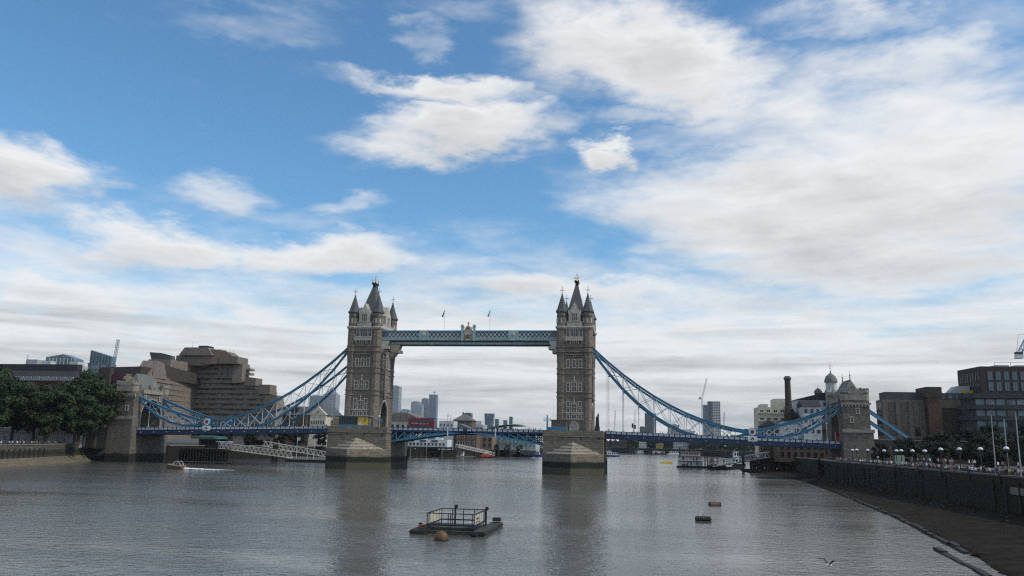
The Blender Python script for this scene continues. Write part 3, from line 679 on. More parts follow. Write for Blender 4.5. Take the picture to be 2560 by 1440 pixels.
strip('mud_foreshore', [(124,-400),(124,-30),(132,-14),(132,30),(128,110)], [(82,-400),(97,-231),(100.3,-214),(106,-170),(113,-96),(119,-20),(119,3),(113,75),(112,110)], mud_m, 1.5, .18, 420, .10, 6, 30, -.25)
# timber edging where the mud meets the water
for (xa, ya), (xb, yb), nm in (((113.5,-97),(106.2,-171),'edge'), ((106.2,-171),(100.5,-214),'edge'), ((98.4,-211),(95.2,-236),'spur')):
    lb = 'dark timber edging beam along the mud at the water line' if nm == 'edge' else 'short weathered timber spur running into the river from the mud bank'
    e = thing('timber_edging', lb, 'timber', (xa, ya, 0), 0, 'timber edging along the mud bank' if nm == 'edge' else None)
    L_ = math.dist((xa,ya),(xb,yb)); n = max(2, int(L_/4)); an = math.atan2(yb-ya, xb-xa)
    for i in range(n):
        t = i/n; put('beam', MB().box((0,-.3,-.4),(L_/n+.25,.3,.34 if nm == 'edge' else .22)), e, ((xb-xa)*t+rng.uniform(-.15,.15),(yb-ya)*t,rng.uniform(-.14,.04)), (R(rng.uniform(-5,5)),R(rng.uniform(-1,1)),an+R(rng.uniform(-1.5,1.5))), mats=[timber])
rk = MB(); rr_ = random.Random(31)
for _ in range(2600):
    t_ = rr_.random(); y_ = -30-t_*230; xe = 113+(y_+96)*.095 if y_ > -170 else 106+(y_+170)*.13; f_ = rr_.random()**.7; x_ = xe+.6+(123-xe)*f_; s_ = rr_.uniform(.08,.3)*(1.6 if rr_.random() < .04 else 1)
    k_ = len(rk.v); z_ = 1.5*f_**1.2-.05
    rk.add([(x_+rr_.uniform(.6,1.2)*s_*math.cos(a_), y_+rr_.uniform(.6,1.2)*s_*math.sin(a_), z_-.05) for a_ in (0,1.3,2.5,3.8,5.1)]+[(x_+rr_.uniform(-.2,.2)*s_, y_, z_+s_*rr_.uniform(.4,.9))], [(0,1,5),(1,2,5),(2,3,5),(3,4,5),(4,0,5)], rr_.choice((0,0,0,0,1,2)))
tag(put('foreshore_stones', rk, mats=[mud_m, rock_m, weed_m]), 'loose stones and weed scattered over the dark mud bank', 'stones', kind='stuff')
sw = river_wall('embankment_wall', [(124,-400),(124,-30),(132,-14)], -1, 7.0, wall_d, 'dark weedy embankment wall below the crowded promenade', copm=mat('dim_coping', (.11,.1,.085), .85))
pm2 = MB().box((-.46,-.32,-1.1),(.46,.32,.4)).mesh('wall_pier', [wall_d])
for y in (-62,-78,-92,-108,-124,-138,-152,-165,-178): put('wall_pier', pm2, sw, (-.1, y+400, 7.0))
fd = MB().box((-.14,-.16,.8),(.1,.16,6.6)).mesh('timber_fender', [timber])
for i in range(34):
    if rng.random() < .6: put('timber_fender', fd, sw, (-.42, 400-190+i*4.6+rng.uniform(-.6,.6), rng.uniform(-.5,.2)), (0, R(rng.uniform(-1,1)), 0))
put('plaque', MB().box((-.12,-2.4,4.4),(.0,2.4,5.5)), sw, (-.36, 400-171, 0), mats=[coping_m])
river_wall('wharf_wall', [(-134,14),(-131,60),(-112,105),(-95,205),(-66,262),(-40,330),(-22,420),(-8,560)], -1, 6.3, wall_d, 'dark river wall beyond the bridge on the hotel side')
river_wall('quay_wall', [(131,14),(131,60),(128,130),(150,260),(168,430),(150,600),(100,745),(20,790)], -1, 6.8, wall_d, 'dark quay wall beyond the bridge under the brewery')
# ================================================================ buildings
def bmat(n, c, **k): return mat(n, c, **{**dict(rough=.85, var=.22, scale=.5), **k})
brick_red = bmat('red_brick', (.13, .052, .038), brick=(.9, .3, .02, .7)); brick_brown = bmat('brown_brick', (.15, .098, .066), brick=(.9, .3, .02, .7)); brick_yellow = bmat('stock_brick', (.26, .185, .115), brick=(.9, .3, .02, .75))
brick_dark = bmat('dark_brick', (.066, .053, .045), brick=(.9, .3, .02, .7)); concrete = bmat('brown_concrete', (.215, .178, .142), bump=.2); roof_dark = bmat('dark_roof', (.035, .034, .036), scale=1.2)
cream = bmat('cream_render', (.66, .6, .46)); white_r = bmat('white_boarding', (.60, .62, .63), brick=(30., .22, .03, .82)); ltgrey = bmat('light_grey_cladding', (.42, .43, .43)); pinkroof = bmat('pinkish_metal_roof', (.215, .17, .15), brick=(.6, 60, .03, .8))
grey_clad = bmat('dark_grey_cladding', (.085, .085, .085)); tan = bmat('tan_cladding', (.185, .15, .118)); curtain = mat('curtained_glass', (.2, .215, .23), .35, var=.5, scale=.4); bglass = mat('blue_glass', (.05, .10, .145), .15, var=.35, scale=.25, spec=.7)
umber = bmat('dark_umber_panels', (.048, .042, .038)); brick_red2 = bmat('rust_brick', (.115, .062, .042), brick=(.9, .3, .02, .7)); grey_clad2 = bmat('slate_grey_cladding', (.06, .062, .064)); rust_d = bmat('dark_rusty_steel', (.05, .032, .024)); teal_d = mat('dim_glazing', (.03, .055, .055), .2, var=.4); ltgrey_d = bmat('roof_grey', (.24, .25, .25)); yellow_b = mat('yellow_banner', (.72, .46, .07), .7, var=.1)
teal_glass = mat('teal_glass', (.12, .2, .22), .2, var=.4, scale=.4); green_roof = bmat('green_copper', (.17, .27, .20)); teal = bmat('teal_canopy', (.04, .15, .125)); yellow = bmat('yellow_paint', (.55, .36, .06)); maroon = bmat('maroon_panel', (.075, .025, .03))

def wmesh(w, h, fm=None, gm=None, mull=1, d=.1):
    b = MB(); b.box((-w/2, -.03, 0), (w/2, .3, h), 1)
    t = min(.14, w*.09)
    b.box((-w/2-t, -d, -t), (w/2+t, .25, 0)); b.box((-w/2-t, -d, h), (w/2+t, .25, h+t)); b.box((-w/2-t, -d, 0), (-w/2, .25, h)); b.box((w/2, -d, 0), (w/2+t, .25, h))
    for i in range(1, mull+1): x = -w/2+w*i/(mull+1); b.box((x-t*.4, -d*.8, 0), (x+t*.4, .2, h))
    return b.mesh('window', [fm or ltgrey, gm or glass])
def facade(root, meshes, p0, p1, zs, n, name='window', skip=None, margin=.5, parent=None):
    d = Vector((p1[0]-p0[0], p1[1]-p0[1], 0)); an = math.atan2(d.y, d.x); o = root.location
    for z in zs:
        for i in range(n):
            if skip and skip(i, z): continue
            t = (i+margin)/(n-1+2*margin) if n > 1 else .5
            me = meshes if not isinstance(meshes, list) else rng.choice(meshes)
            put(name, me, parent or root, (p0[0]+d.x*t-o.x, p0[1]+d.y*t-o.y, z-o.z), (0, 0, an))
def building(name, label, poly, z0, z1, m, cat='building', group=None):
    cx = sum(p[0] for p in poly)/len(poly); cy = sum(p[1] for p in poly)/len(poly)
    r = thing(name, label, cat, (cx, cy, z0), 0, group)
    put('wall', MB().prism([(p[0]-cx, p[1]-cy) for p in poly], 'z', -1, z1-z0), r, mats=[m])
    return r
def part(r, name, b, m):                                   # a part given in world coordinates
    o = r.location; b.v = [(v[0]-o.x, v[1]-o.y, v[2]-o.z) for v in b.v]
    return put(name, b, r, mats=m if isinstance(m, list) else [m])
def rect(x0, y0, x1, y1): return [(x0,y0),(x1,y0),(x1,y1),(x0,y1)]

# ---- stepped hotel
HI = (-200.0, 146.0)
def hotel():
    r = thing('hotel', 'stepped brown concrete hotel with ribbon windows rising behind the suspension chains', 'hotel', (-195, 130, 6))
    wl = [wmesh(2.2, 1.0, concrete, glass, 1, .06), wmesh(2.6, 1.0, concrete, curtain, 1, .06), wmesh(2.0, 1.0, concrete, glass, 0, .06), wmesh(2.6, 1.0, concrete, bglass, 1, .06), wmesh(2.2, .9, concrete, curtain, 1, .06)]
    for k in range(15):
        z = 9.0+3.0*k
        xr = -146.0 if z < 31 else -151.0 if z < 37.5 else -160.3 if z < 41.5 else -169.6
        low = z < 41
        if low: poly = [(-222,92),(-203,80),(-193.5,90),HI,(xr,142.5),(xr,153),(-222,153)]
        else: poly = [(-212,138),(-201,146.2),(xr,142.5),(xr,153),(-212,153)]
        def shr(p, d): 
            cx, cy = -190, 150
            return [(x+(d if x < cx-5 else -d)*(0 if (x, y) == HI else 1), y+(d if y < cy+10 else -d)) for x, y in p]
        fl = MB(); fl.prism(poly, 'z', z, z+1.72); fb = part(r, 'floor_band', fl, concrete)
        gl = MB(); gl.prism(shr(poly, .8), 'z', z+1.72, z+3.0); part(r, 'window_recess', gl, tan)
        n = int((xr+199)/4.1)
        facade(r, wl, (-198.5, 146.4), (xr-1.5, 143.1), [z+1.8], n, parent=fb)
        if low and z > 14: facade(r, wl, (-194.6, 92.5), (-200.6, 143), [z+1.8], 11, parent=fb)
        if low and z > 22: facade(r, wl[:1], (-201, 81.9), (-195.3, 88.2), [z+1.8], 2, parent=fb)
    # end blocks and roofs
    part(r, 'end_wall', MB().box((-217.5,79.6,6),(-211,92,45.2)), brick_dark)
    part(r, 'end_wall', MB().box((-148,141.5,6),(-145,150,33.5)), concrete)
    for x0, x1, z0, z1 in ((-157.5,-150.2,35.6,41.2),(-166.5,-159.5,40.5,45.0),(-174.5,-168.6,42,53.2),(-153,-145.5,29,35.0)): part(r, 'stair_tower', MB().box((x0,141.3,z0),(x1,150,z1)), tan if z1 < 46 else concrete)
    for i in range(3): part(r, 'balcony', MB().box((-168.8,146,44.6+i*2.6),(-166.0,152,45.9+i*2.6)), concrete)
    part(r, 'maroon_panel', MB().box((-213.2,81.2,38.3),(-204,84,41.8)), maroon)
    part(r, 'roof', MB().prism([(-216,41),(-196,41),(-195.5,46.2),(-214,45.6)], 'y', 83, 100), brick_dark)
    part(r, 'roof', MB().prism([(88,41.0),(106,41.0),(102,49.6),(95,50.4)], 'x', -203, -194.5), pinkroof)
    part(r, 'roof', MB().prism([(100,41),(146,41),(140,47.0),(100,49.4)], 'x', -206, -196.5), brick_dark)
    part(r, 'plant_room', MB().box((-216,120,44),(-202,150,53.6)), concrete); part(r, 'plant_room', MB().prism([(-219,53.4),(-206,52.6),(-207,56.6),(-214,58.2),(-221,58.6)], 'y', 128, 132), grey_clad)
    part(r, 'upper_storey', MB().box((-211,140,52),(-190,152,58.0)), concrete); part(r, 'upper_storey', MB().prism([(-208,57.9),(-186,57.9),(-190,62.6),(-204.5,62.6)], 'y', 137.5, 150), pinkroof)
    part(r, 'upper_storey', MB().prism([(-193,53),(-175,53),(-174.2,57.5),(-179,60.6),(-193,61.4)], 'y', 139, 150), pinkroof2); part(r, 'upper_storey', MB().box((-181,137,53),(-169.8,150,57.2)), tan)
    part(r, 'lift_house', MB().box((-196.5,139,60.5),(-190.5,146,63.8)), roof_dark); part(r, 'lift_house', MB().box((-190.2,139.5,57),(-182,146,61.6)), concrete)
    part(r, 'antenna', MB().cyl((-201,140,62),(-201,140,66.5),.12,.06,5), ltgrey)
    for x in (-172.5, -170.5): part(r, 'antenna', MB().cyl((x-5,142,60),(x-5,142,62.4),.1,.06,5), ltgrey)
    return r
pinkroof2 = bmat('salmon_cladding', (.22, .14, .115))
hotel()

# ---- brick warehouse with dark hipped roof behind the trees
r = building('brick_warehouse', 'long red brick warehouse with black hipped roof behind the riverside trees', [(-290,60),(-212,60),(-208,64),(-246,112),(-290,112)], 6, 36.2, brick_red)
part(r, 'roof', MB().add([(-292,58.5,36.2),(-211.5,58.5,36.2),(-206,63,36.2),(-246,113,36.2),(-292,113,36.2),(-286,66,42),(-222,66,42),(-220,68,42),(-250,106,42),(-286,106,42)],[(0,1,6,5),(1,2,7,6),(2,3,8,7),(3,4,9,8),(4,0,5,9),(5,6,7,8,9)]), roof_dark); part(r, 'roof', MB().prism([(-284,67),(-221,67),(-219.5,69),(-246,103),(-284,103)],'z',42,45.5), roof_dark)
gw = wmesh(3.6, 1.8, ltgrey, curtain, 2)
facade(r, gw, (-282,59.2), (-216,59.2), [36.6], 14, 'glazing_panel'); 
aw = wmesh(3.0, 2.6, brick_brown, bglass, 1); facade(r, [aw, wmesh(3.0,2.6,brick_brown,glass,1), wmesh(3.0,2.6,brick_brown,curtain,1)], (-282,60), (-210,60), [31.2, 26.2, 21.2], 9)
for i in range(9):
    t = (i+.5)/9
r = building('glass_roofed_building', 'pale building with gabled glasshouse roof above the black warehouse roof', rect(-330,165,-292,172), 6, 53.5, ltgrey)
part(r, 'glass_gable', MB().prism([(-314,53.5),(-293,53.5),(-293,57.5),(-302,60.5),(-314,58.6)], 'y', 160, 168), teal_glass)
gm = MB()
for i in range(9): gm.box((-314+i*2.6-.1,159.8,53.5),(-314+i*2.6+.1,160,58.0))
part(r, 'glazing_bar', gm, white)
for x0, x1, z in ((-312.5,-306.5,55.6),(-293,-287,55.2),(-324,-316,56.5)): part(r, 'plant_box', MB().box((x0,155,53),(x1,162,z)), white_r if x0 > -315 else ltgrey)
part(r, 'flue', MB().cyl((-327,160,53),(-327,160,60),.5,.5,8), white)
r = building('glass_tower', 'blue glass tower with sloping roof and white floor frames', rect(-359,262,-339,268), 6, 64, bglass)
part(r, 'sloping_top', MB().prism([(-358,64),(-339.5,64),(-339.5,69.5),(-358,74.5)], 'y', 262.2, 267.5), bglass)
for i in range(8):
    z = 36+i*4; part(r, 'floor_frame', MB().box((-359.3,261.4,z),(-337.5,262,z+.5)), teal_glass)
for i in range(8): part(r, 'mullion', MB().box((-357.5+i*2.6,261.5,36),(-357.1+i*2.6,262,74.0-i*.72)), teal_glass)
pw = wmesh(1.6, 2.4, white, curtain, 0); facade(r, pw, (-356,261.8), (-341,261.8), [60.5, 52.5, 44.5], 4)
def lattice_mast(b, p, q, w, n, t=.12, mi=0):
    p = Vector(p); q = Vector(q); d = (q-p); a = d.cross(Vector((0,1,0))); a = (a if a.length > .01 else Vector((1,0,0))).normalized()*w/2; c = d.cross(a).normalized()*w/2
    cs = [a+c, a-c, -a-c, -a+c]
    for o in cs: b.bar(p+o, q+o, t, t, mi)
    for i in range(n):
        u, v = p+d*i/n, p+d*(i+1)/n
        for k in range(4): b.bar(u+cs[k], v+cs[(k+1) % 4], t*.7, t*.7, mi)
def crane(name, label, base, top, jib, w, m, group=None, cab=None, n=10):
    r = thing(name, label, 'crane', base, 0, group)
    b = MB(); lattice_mast(b, base, top, w, n, w*.16); part(r, 'mast', b, m)
    if jib: b = MB(); lattice_mast(b, (top[0],top[1],top[2]), jib, w*.8, n, w*.14); part(r, 'jib', b, m)
    if jib:
        b = MB(); b.box((top[0]-w*2.2,top[1]-w,top[2]-w*.6),(top[0]-w*.6,top[1]+w,top[2]+w)); part(r, 'counterweight', b, ltgrey)
    return r
steel_w = mat('crane_white', (.5, .5, .5), .6); steel_r = mat('crane_rust', (.42, .24, .2), .6); steel_b = mat('crane_blue', (.10, .2, .42), .5)
crane('tower_crane', 'white crane jib rising above the sloping blue glass tower', (-346,275,66), (-344.5,275,84.5), None, 1.6, steel_w)
b = thing('gilded_sculpture', 'pale yellow round roof ornament glinting between the trees and the hotel', 'sculpture', (-212.5,72,6)); part(b, 'post', MB().cyl((-212.5,72,6),(-212.5,72,31),.5,.4,8), brick_red); part(b, 'ball', MB().lathe((-212.5,72,30.5), [(.3,0),(1.6,1.2),(2.0,2.4),(1.5,3.8),(.3,4.8)], 10), cream)

# ---- wharf buildings beyond the near span on the north bank
r = building('brick_wharf_house', 'brown brick wharf house with slate roof beside the cream gable', rect(-152,152,-128.5,185), 6, 24.2, brick_brown)
part(r, 'roof', MB().prism([(151,24.2),(186,24.2),(168,29.8)], 'x', -152.5, -128), slate); facade(r, wmesh(1.0,2.0,brick_brown,glass,1), (-151,152), (-130,152), [19.3, 14.5, 10], 9)
part(r, 'dormer', MB().prism([(-142.5,26.5),(-138.5,26.5),(-138.5,28.4),(-140.5,29.6),(-142.5,28.4)], 'y', 155, 162), roof_dark)
r = building('brick_wharf_house', 'older dark brick wharf house showing between the hanger rods next to the hotel', rect(-168,150,-153,180), 6, 22.5, brick_dark)
part(r, 'roof', MB().prism([(-168.5,22.5),(-152.5,22.5),(-160.5,29.0)], 'y', 149, 181), slate); facade(r, wmesh(1.0,2.0,brick_brown,glass,1), (-167,150), (-154,150), [18.3, 14], 6)
r = building('cream_gabled_house', 'cream rendered gabled house with a round-headed attic light', rect(-127.8,150,-118.2,176), 6, 24.4, cream)
part(r, 'gable', MB().prism([(-128.6,24.4),(-117.6,24.4),(-123,29.2)], 'y', 149.7, 152), cream); part(r, 'roof', MB().prism([(-129,24.2),(-117,24.2),(-123,29.6)], 'y', 152, 177), slate)
part(r, 'attic_light', MB().cyl((-123,149.5,25.9),(-123,149.75,25.9),.75,.75,12), glass); facade(r, wmesh(.8,2.1,cream,glass,0), (-127.3,150), (-118.7,150), [19.0, 14.4], 6)
r = building('brick_terrace', 'orange brick terrace peeping past the pier beyond the cream gable', rect(-117,158,-104,185), 6, 22.8, brick_yellow); facade(r, wmesh(1.0,1.8,cream,glass,0), (-117,158), (-104,158), [18.6, 14.3, 10], 4)
r = building('cafe_pavilion', 'low cafe pavilion with teal canopy under the bridge span', rect(-137,44,-120,54), 6, 9.4, grey_clad)
part(r, 'canopy', MB().prism([(40,9.8),(45,9.8),(45,10.9),(40,10.5)], 'x', -136.5, -127.5), teal); part(r, 'canopy', MB().prism([(40,9.6),(45,9.6),(42.5,10.7)], 'x', -126, -122.8), teal)
facade(r, wmesh(2.2,2.0,grey_clad,glass,1), (-136,44), (-121,44), [6.6], 5)
r = building('ticket_kiosk', 'small dark blue kiosk with pale roof on the wharf edge', rect(-122.5,34,-117.5,38), 6, 8.2, navy, 'kiosk'); part(r, 'roof', MB().box((-123,33.6,8.2),(-117,38.4,8.5)), white); facade(r, wmesh(1.3,1.1,white,curtain,0), (-122,34), (-118,34), [6.8], 2)
# pavilions behind the left trees
for (x0, x1, y, h, m, lb, gb) in ((-186,-168,-22,4.6,ltgrey,'long pale refreshment pavilion behind the promenade trees',False), (-166,-153,-24,4.2,ltgrey,'pale gabled promenade kiosk between the tree trunks',True), (-214,-192,-12,4.8,coping_m,'grey stone lodge at the far end of the promenade trees',False)):
    r = building('pavilion', lb, rect(x0,y,x1,y+9), 6.2, 6.2+h, m, 'pavilion')
    if gb: part(r, 'roof', MB().prism([(x0-.4,6.2+h),(x1+.4,6.2+h),((x0+x1)/2,6.2+h+3.2)], 'y', y-.4, y+9.4), ltgrey)
    else: part(r, 'roof', MB().frustum((x0-.6,y-.6,x1+.6,y+9.6),(x0+2,y+3,x1-2,y+7), 6.2+h, 6.2+h+1.6), slate)
    facade(r, wmesh(1.6,1.7,white,glass,1), (x0,y), (x1,y), [7.4], max(3, int((x1-x0)/2.6)))
r = building('ramp_wall', 'grey stone approach wall with a dark archway beside the bridge abutment', rect(-165,-10,-145,-4), 6, 13.2, coping_m, 'wall'); part(r, 'archway', MB().prism([(-160,6),(-155,6),(-155,8.6),(-157.5,10.2),(-160,8.6)], 'y', -10.15, -9.9), iron)

# ---- centre, seen beyond the bascules
r = building('white_restaurant', 'low white riverside restaurant with dark square windows on the piled deck', rect(-82,190,-54,202), 7, 11.6, white, 'restaurant')
facade(r, wmesh(1.3,1.5,white,glass,0), (-81,190), (-55,190), [7.9], 11); part(r, 'roof_light', MB().box((-72,192,11.6),(-68,196,12.4)), white); part(r, 'roof_light', MB().box((-62,192,11.6),(-58,196,12.6)), white)
for i in range(3): part(r, 'sign_board', MB().box((-79+i*7.5,189.7,10.2),(-75+i*7.5,189.95,11.1)), grey_clad)
r = building('grey_shed', 'grey boat shed beside the white restaurant', rect(-98,192,-83,202), 7, 10.6, grey_clad, 'shed'); part(r, 'roof', MB().prism([(191.5,10.6),(202.5,10.6),(197,12.2)], 'x', -98.4, -82.6), ltgrey); facade(r, wmesh(1.8,1.8,white,glass,1), (-97,192), (-84,192), [7.7], 5)
dk = thing('piled_deck', 'dark timber deck on tall piles below the white restaurant', 'deck', (-76,195,0)); part(dk, 'platform', MB().box((-100,186,6.3),(-50,206,7.05)), timber)
for i in range(15): part(dk, 'pile', MB().cyl((-98+i*3.4,187,-1.5),(-98+i*3.4,187,6.3),.28,.28,6), timber)
for i in range(5): part(dk, 'fender', MB().cyl((-96+i*10,185.6,-1.5),(-96+i*10,185.6,7.5),.25,.25,6), coping_m)
r = building('brick_apartments', 'brick apartment block with blue balconies behind the white restaurant', rect(-84,300,-55,330), 6, 19.5, brick_yellow)
facade(r, wmesh(1.4,2.2,brick_brown,glass,1), (-84,300), (-55,300), [15.2,11.4,7.4], 9); bb = MB().box((-1.5,-1.2,0),(1.5,.05,.9)).mesh('balcony', [blue]); facade(r, bb, (-82,300), (-57,300), [14.4,10.6], 6, 'balcony')
r = building('pyramid_roofed_warehouse', 'brown brick warehouse with pyramid slate roof and glazed lantern band', rect(-75,296,-61,312), 6, 24.0, brick_brown)
part(r, 'roof', MB().frustum((-76,295,-60,313),(-69,303,-67,305), 26.2, 31.0), lead); part(r, 'glazed_band', MB().box((-71,295.8,21),(-61.3,297,24.4)), bglass); part(r, 'upper_wall', MB().box((-75,296,24),(-61,312,26.2)), brick_brown); part(r, 'chimney', MB().box((-69.8,303,30.5),(-68.8,304,32.6)), brick_brown)
facade(r, wmesh(1.2,2.0,brick_brown,glass,1), (-75,296), (-61,296), [16.0,11.5,7.4], 4)
r = building('balconied_apartments', 'pale green and white apartments stepped with many balconies along the far quay', rect(-53,310,-14,335), 6, 16.8, ltgrey)
facade(r, wmesh(1.6,1.9,white,teal_glass,1), (-53,310), (-14,310), [13.8,10.6,7.4], 13); bb2 = MB().box((-1.2,-1.0,0),(1.2,.05,.8)).mesh('balcony', [green_roof]); facade(r, bb2, (-52,310), (-15,310), [13.2,10.0], 9, 'balcony')
r = building('brick_quay_block', 'tall yellow brick block split by dark recesses next to the balconied apartments', rect(-56,292,-44,306), 6, 19.8, brick_yellow); facade(r, wmesh(1.6,2.6,brick_brown,glass,1), (-56,292), (-44,292), [15.4,11,7], 3)
r = building('green_roofed_pavilion', 'curved green roofed building with shed tower lights on the far north quay', rect(-76,452,-42,490), 6, 21.5, grey_clad)
rf = MB()
for i in range(10):
    a0, a1 = i/10, (i+1)/10; f = lambda t: 22.0+5.2*math.sin(math.pi*(.12+.62*t))
    rf.add([(-77+36*a0,450,f(a0)),(-77+36*a1,450,f(a1)),(-77+36*a1,492,f(a1)),(-77+36*a0,492,f(a0)),(-77+36*a0,450,f(a0)-.5),(-77+36*a1,450,f(a1)-.5),(-77+36*a1,492,f(a1)-.5),(-77+36*a0,492,f(a0)-.5)],[(0,1,2,3),(0,4,5,1),(4,7,6,5)])
part(r, 'roof', rf, green_roof)
for i, (x0, x1, z) in enumerate(((-71.6,-68.2,32.2),(-63.6,-60.2,31.2),(-58,-55,34.6))): part(r, 'stair_tower', MB().box((x0,455,20),(x1,459,z)), teal_glass)
part(r, 'upper_roof', MB().lathe((-52,462,25.5), [(1,2.6),(5,2.0),(9,.9),(8.8,.5),(5,0)], 14), green_roof)
r = building('white_plant_building', 'white boxy building between the pyramid roof and the curved green roof', rect(-96,420,-76,440), 6, 26, ltgrey); part(r, 'roof_box', MB().box((-86,421,26),(-78,430,29.2)), white_r); facade(r, wmesh(2.0,2.0,white,bglass,1), (-96,420), (-76,420), [22,17], 6)
r = building('market_hall', 'cream market hall with ribbed barrel roof behind the parked bus', rect(-106,225,-84,250), 6, 23.5, cream); part(r, 'roof', MB().prism([(-106.5,23.5),(-83.5,23.5),(-84.5,26.6),(-90,28.6),(-95,29.0),(-100,28.4),(-105.5,26.4)], 'y', 224, 250), pinkroof); facade(r, wmesh(1.4,2.4,brick_red,glass,1), (-106,225), (-84,225), [18.5, 14], 6)
r = building('white_chimney_house', 'small white house with a looped white roof ornament', rect(-70,232,-60,244), 6, 24, white_r); part(r, 'roof_ornament', MB().cyl((-64,232,24),(-64,232,29.3),.35,.25,6).cyl((-62,232,24),(-62,232,28.2),.3,.2,6).bar((-65.5,232,27.5),(-61.5,232,27.5),.3,.3).lathe((-64,232,28.6),[(.2,0),(.6,.4),(.2,.9)],8), white); facade(r, wmesh(1.0,1.6,white,glass,0), (-70,232), (-60,232), [20.5], 4)
r = building('low_tiled_house', 'low house with pale pitched roof right of the white looped ornament', rect(-58,232,-44,246), 6, 17.6, brick_brown); part(r, 'roof', MB().prism([(-58.6,17.6),(-43.4,17.6),(-56,22.4)], 'y', 231.5, 246.5), lead); facade(r, wmesh(1.2,1.8,white,glass,0), (-58,232), (-44,232), [13, 9], 4)
# ---- distant towers (real distance, curtain walls in the material)
def tower_mat(n, a, c, fx, fz):
    m = bpy.data.materials.new(n); m.use_nodes = True; nt = m.node_tree; N = nt.nodes; L = nt.links; b = N['Principled BSDF']; b.inputs['Roughness'].default_value = .35
    g = N.new('ShaderNodeNewGeometry'); s = N.new('ShaderNodeSeparateXYZ'); L.new(g.outputs['Position'], s.inputs[0])
    ad = N.new('ShaderNodeMath'); L.new(s.outputs[0], ad.inputs[0]); L.new(s.outputs[1], ad.inputs[1])
    cb = N.new('ShaderNodeCombineXYZ'); L.new(ad.outputs[0], cb.inputs[0]); L.new(s.outputs[2], cb.inputs[1])
    t = N.new('ShaderNodeTexBrick'); t.offset = 0; L.new(cb.outputs[0], t.inputs['Vector']); t.inputs['Scale'].default_value = 1; t.inputs['Brick Width'].default_value = fx; t.inputs['Row Height'].default_value = fz; t.inputs['Mortar Size'].default_value = fz*.16; t.inputs['Mortar Smooth'].default_value = 0
    t.inputs['Color1'].default_value = (*a, 1); t.inputs['Color2'].default_value = tuple(q*1.5 for q in a)+(1,); t.inputs['Mortar'].default_value = (*c, 1); L.new(t.outputs['Color'], b.inputs['Base Color']); return m
tg1 = tower_mat('glazed_blue', (.05,.085,.12), (.14,.18,.21), 8, 7); tg2 = tower_mat('banded_steel', (.11,.12,.13), (.25,.27,.28), 9, 9); tg3 = tower_mat('white_banded', (.10,.13,.15), (.4,.42,.42), 10, 6); tg4 = tower_mat('residential_dark', (.03,.035,.04), (.11,.115,.12), 3.2, 3.4); tg5 = tower_mat('residential_white', (.05,.055,.06), (.52,.52,.5), 3.4, 3.4); tg6 = tower_mat('beige_flats', (.12,.10,.085), (.45,.38,.3), 4, 3)
FAR = [('glass_slab_tower',-1746,-1677,4000,239,tg1,'blue glass slab tower left of the pyramid-topped skyscraper'),('pyramid_skyscraper',-1668,-1595,4000,250,tg2,'grey steel skyscraper with a pyramid top'),('slab_skyscraper',-1300,-1238,4000,298,tg2,'tall mottled slab skyscraper rising right behind the bridge tower'),
 ('banded_office',-1198,-1146,3900,168,tg3,'low wide pale office block at the foot of the distant office cluster'),('banded_office',-1184,-1136,4060,217,tg3,'pale banded office tower, left of the two in the distant cluster'),('banded_office',-1150,-1110,4150,240,tg2,'narrow grey tower standing tallest behind the pale banded offices'),('banded_office',-1143,-1093,3950,199,tg3,'pale banded office tower in front of the white ribbed block'),('ribbed_tower',-1092,-1068,4080,210,tg5,'white ribbed tower beside the dark blue skyscraper'),('blue_skyscraper',-1068,-1026,4000,255,tg1,'dark blue skyscraper with a roof mast at the right of the distant cluster'),
 ('dark_flats',-329,-312,1500,73,tg4,'dark glazed flats behind the pyramid roof'),('curved_tower',-281,-263,1500,72,tg1,'blue glass tower flaring slightly toward the top, beyond the green curved roof'),('low_flats',60,71,1500,50,tg4,'short dark block of flats leaning on the taller dark tower'),('dark_tower',71,95,1500,79,tg4,'dark residential tower seen between the hanger rods'),('beige_flats',120,144,1500,55,tg6,'beige flats with balconies beyond the suspended deck'),('grey_hall',145,176,1500,43.5,ltgrey,'low grey hall beside the beige flats'),('glass_annex',194,205,1500,98,tg1,'slim blue glass tower under construction beside the white gridded tower'),('gridded_tower',205,231,1500,106.5,tg5,'white gridded residential tower with dark left flank')]
for nm, x0, x1, y, z, m, lb in FAR:
    r = building(nm, lb, rect(x0,y,x1,y+(x1-x0)*.9), 6, z, m, 'skyscraper' if y > 3000 else 'tower')
    if nm == 'pyramid_skyscraper': part(r, 'pyramid_roof', MB().frustum((x0+4,y+4,x1-4,y+60),((x0+x1)/2-1,y+31,(x0+x1)/2+1,y+33), z, z+38), tg2)
    elif nm == 'blue_skyscraper': part(r, 'mast', MB().cyl((x0+25,y+10,z),(x0+25,y+10,z+18),1.5,1,6).box((x0+18,y+9,z+12),(x0+32,y+11,z+15)), iron)
    elif nm == 'gridded_tower': part(r, 'dark_flank', MB().box((x0,y-.6,6),(x0+9,y,z-1)), tg4)
    elif nm == 'curved_tower': part(r, 'crown', MB().frustum((x0,y,x1,y+16),(x0-1.5,y-1,x1+1.5,y+17), z-20, z+1), tg1)
    else: part(r, 'roof_plant', MB().box((x0+(x1-x0)*.2,y+3,z),(x1-(x1-x0)*.25,y+(x1-x0)*.6,z+(x1-x0)*.08)), ltgrey)
crane('luffing_crane', 'grey luffing crane working over the slim glass tower', (193,1500,8), (193,1500,112), (204,1500,156), 3.0, steel_w, n=24)
for x, lb in ((8.5,'faint red crane mast nearest the stone tower'),(51,'faint red crane mast between two pairs of hanger rods'),(237,'faint red crane mast right of the white gridded tower')):
    crane('distant_crane', lb, (x-4,1480,8), (x,1480,84), None, 2.2, steel_r, 'distant crane masts', n=20)

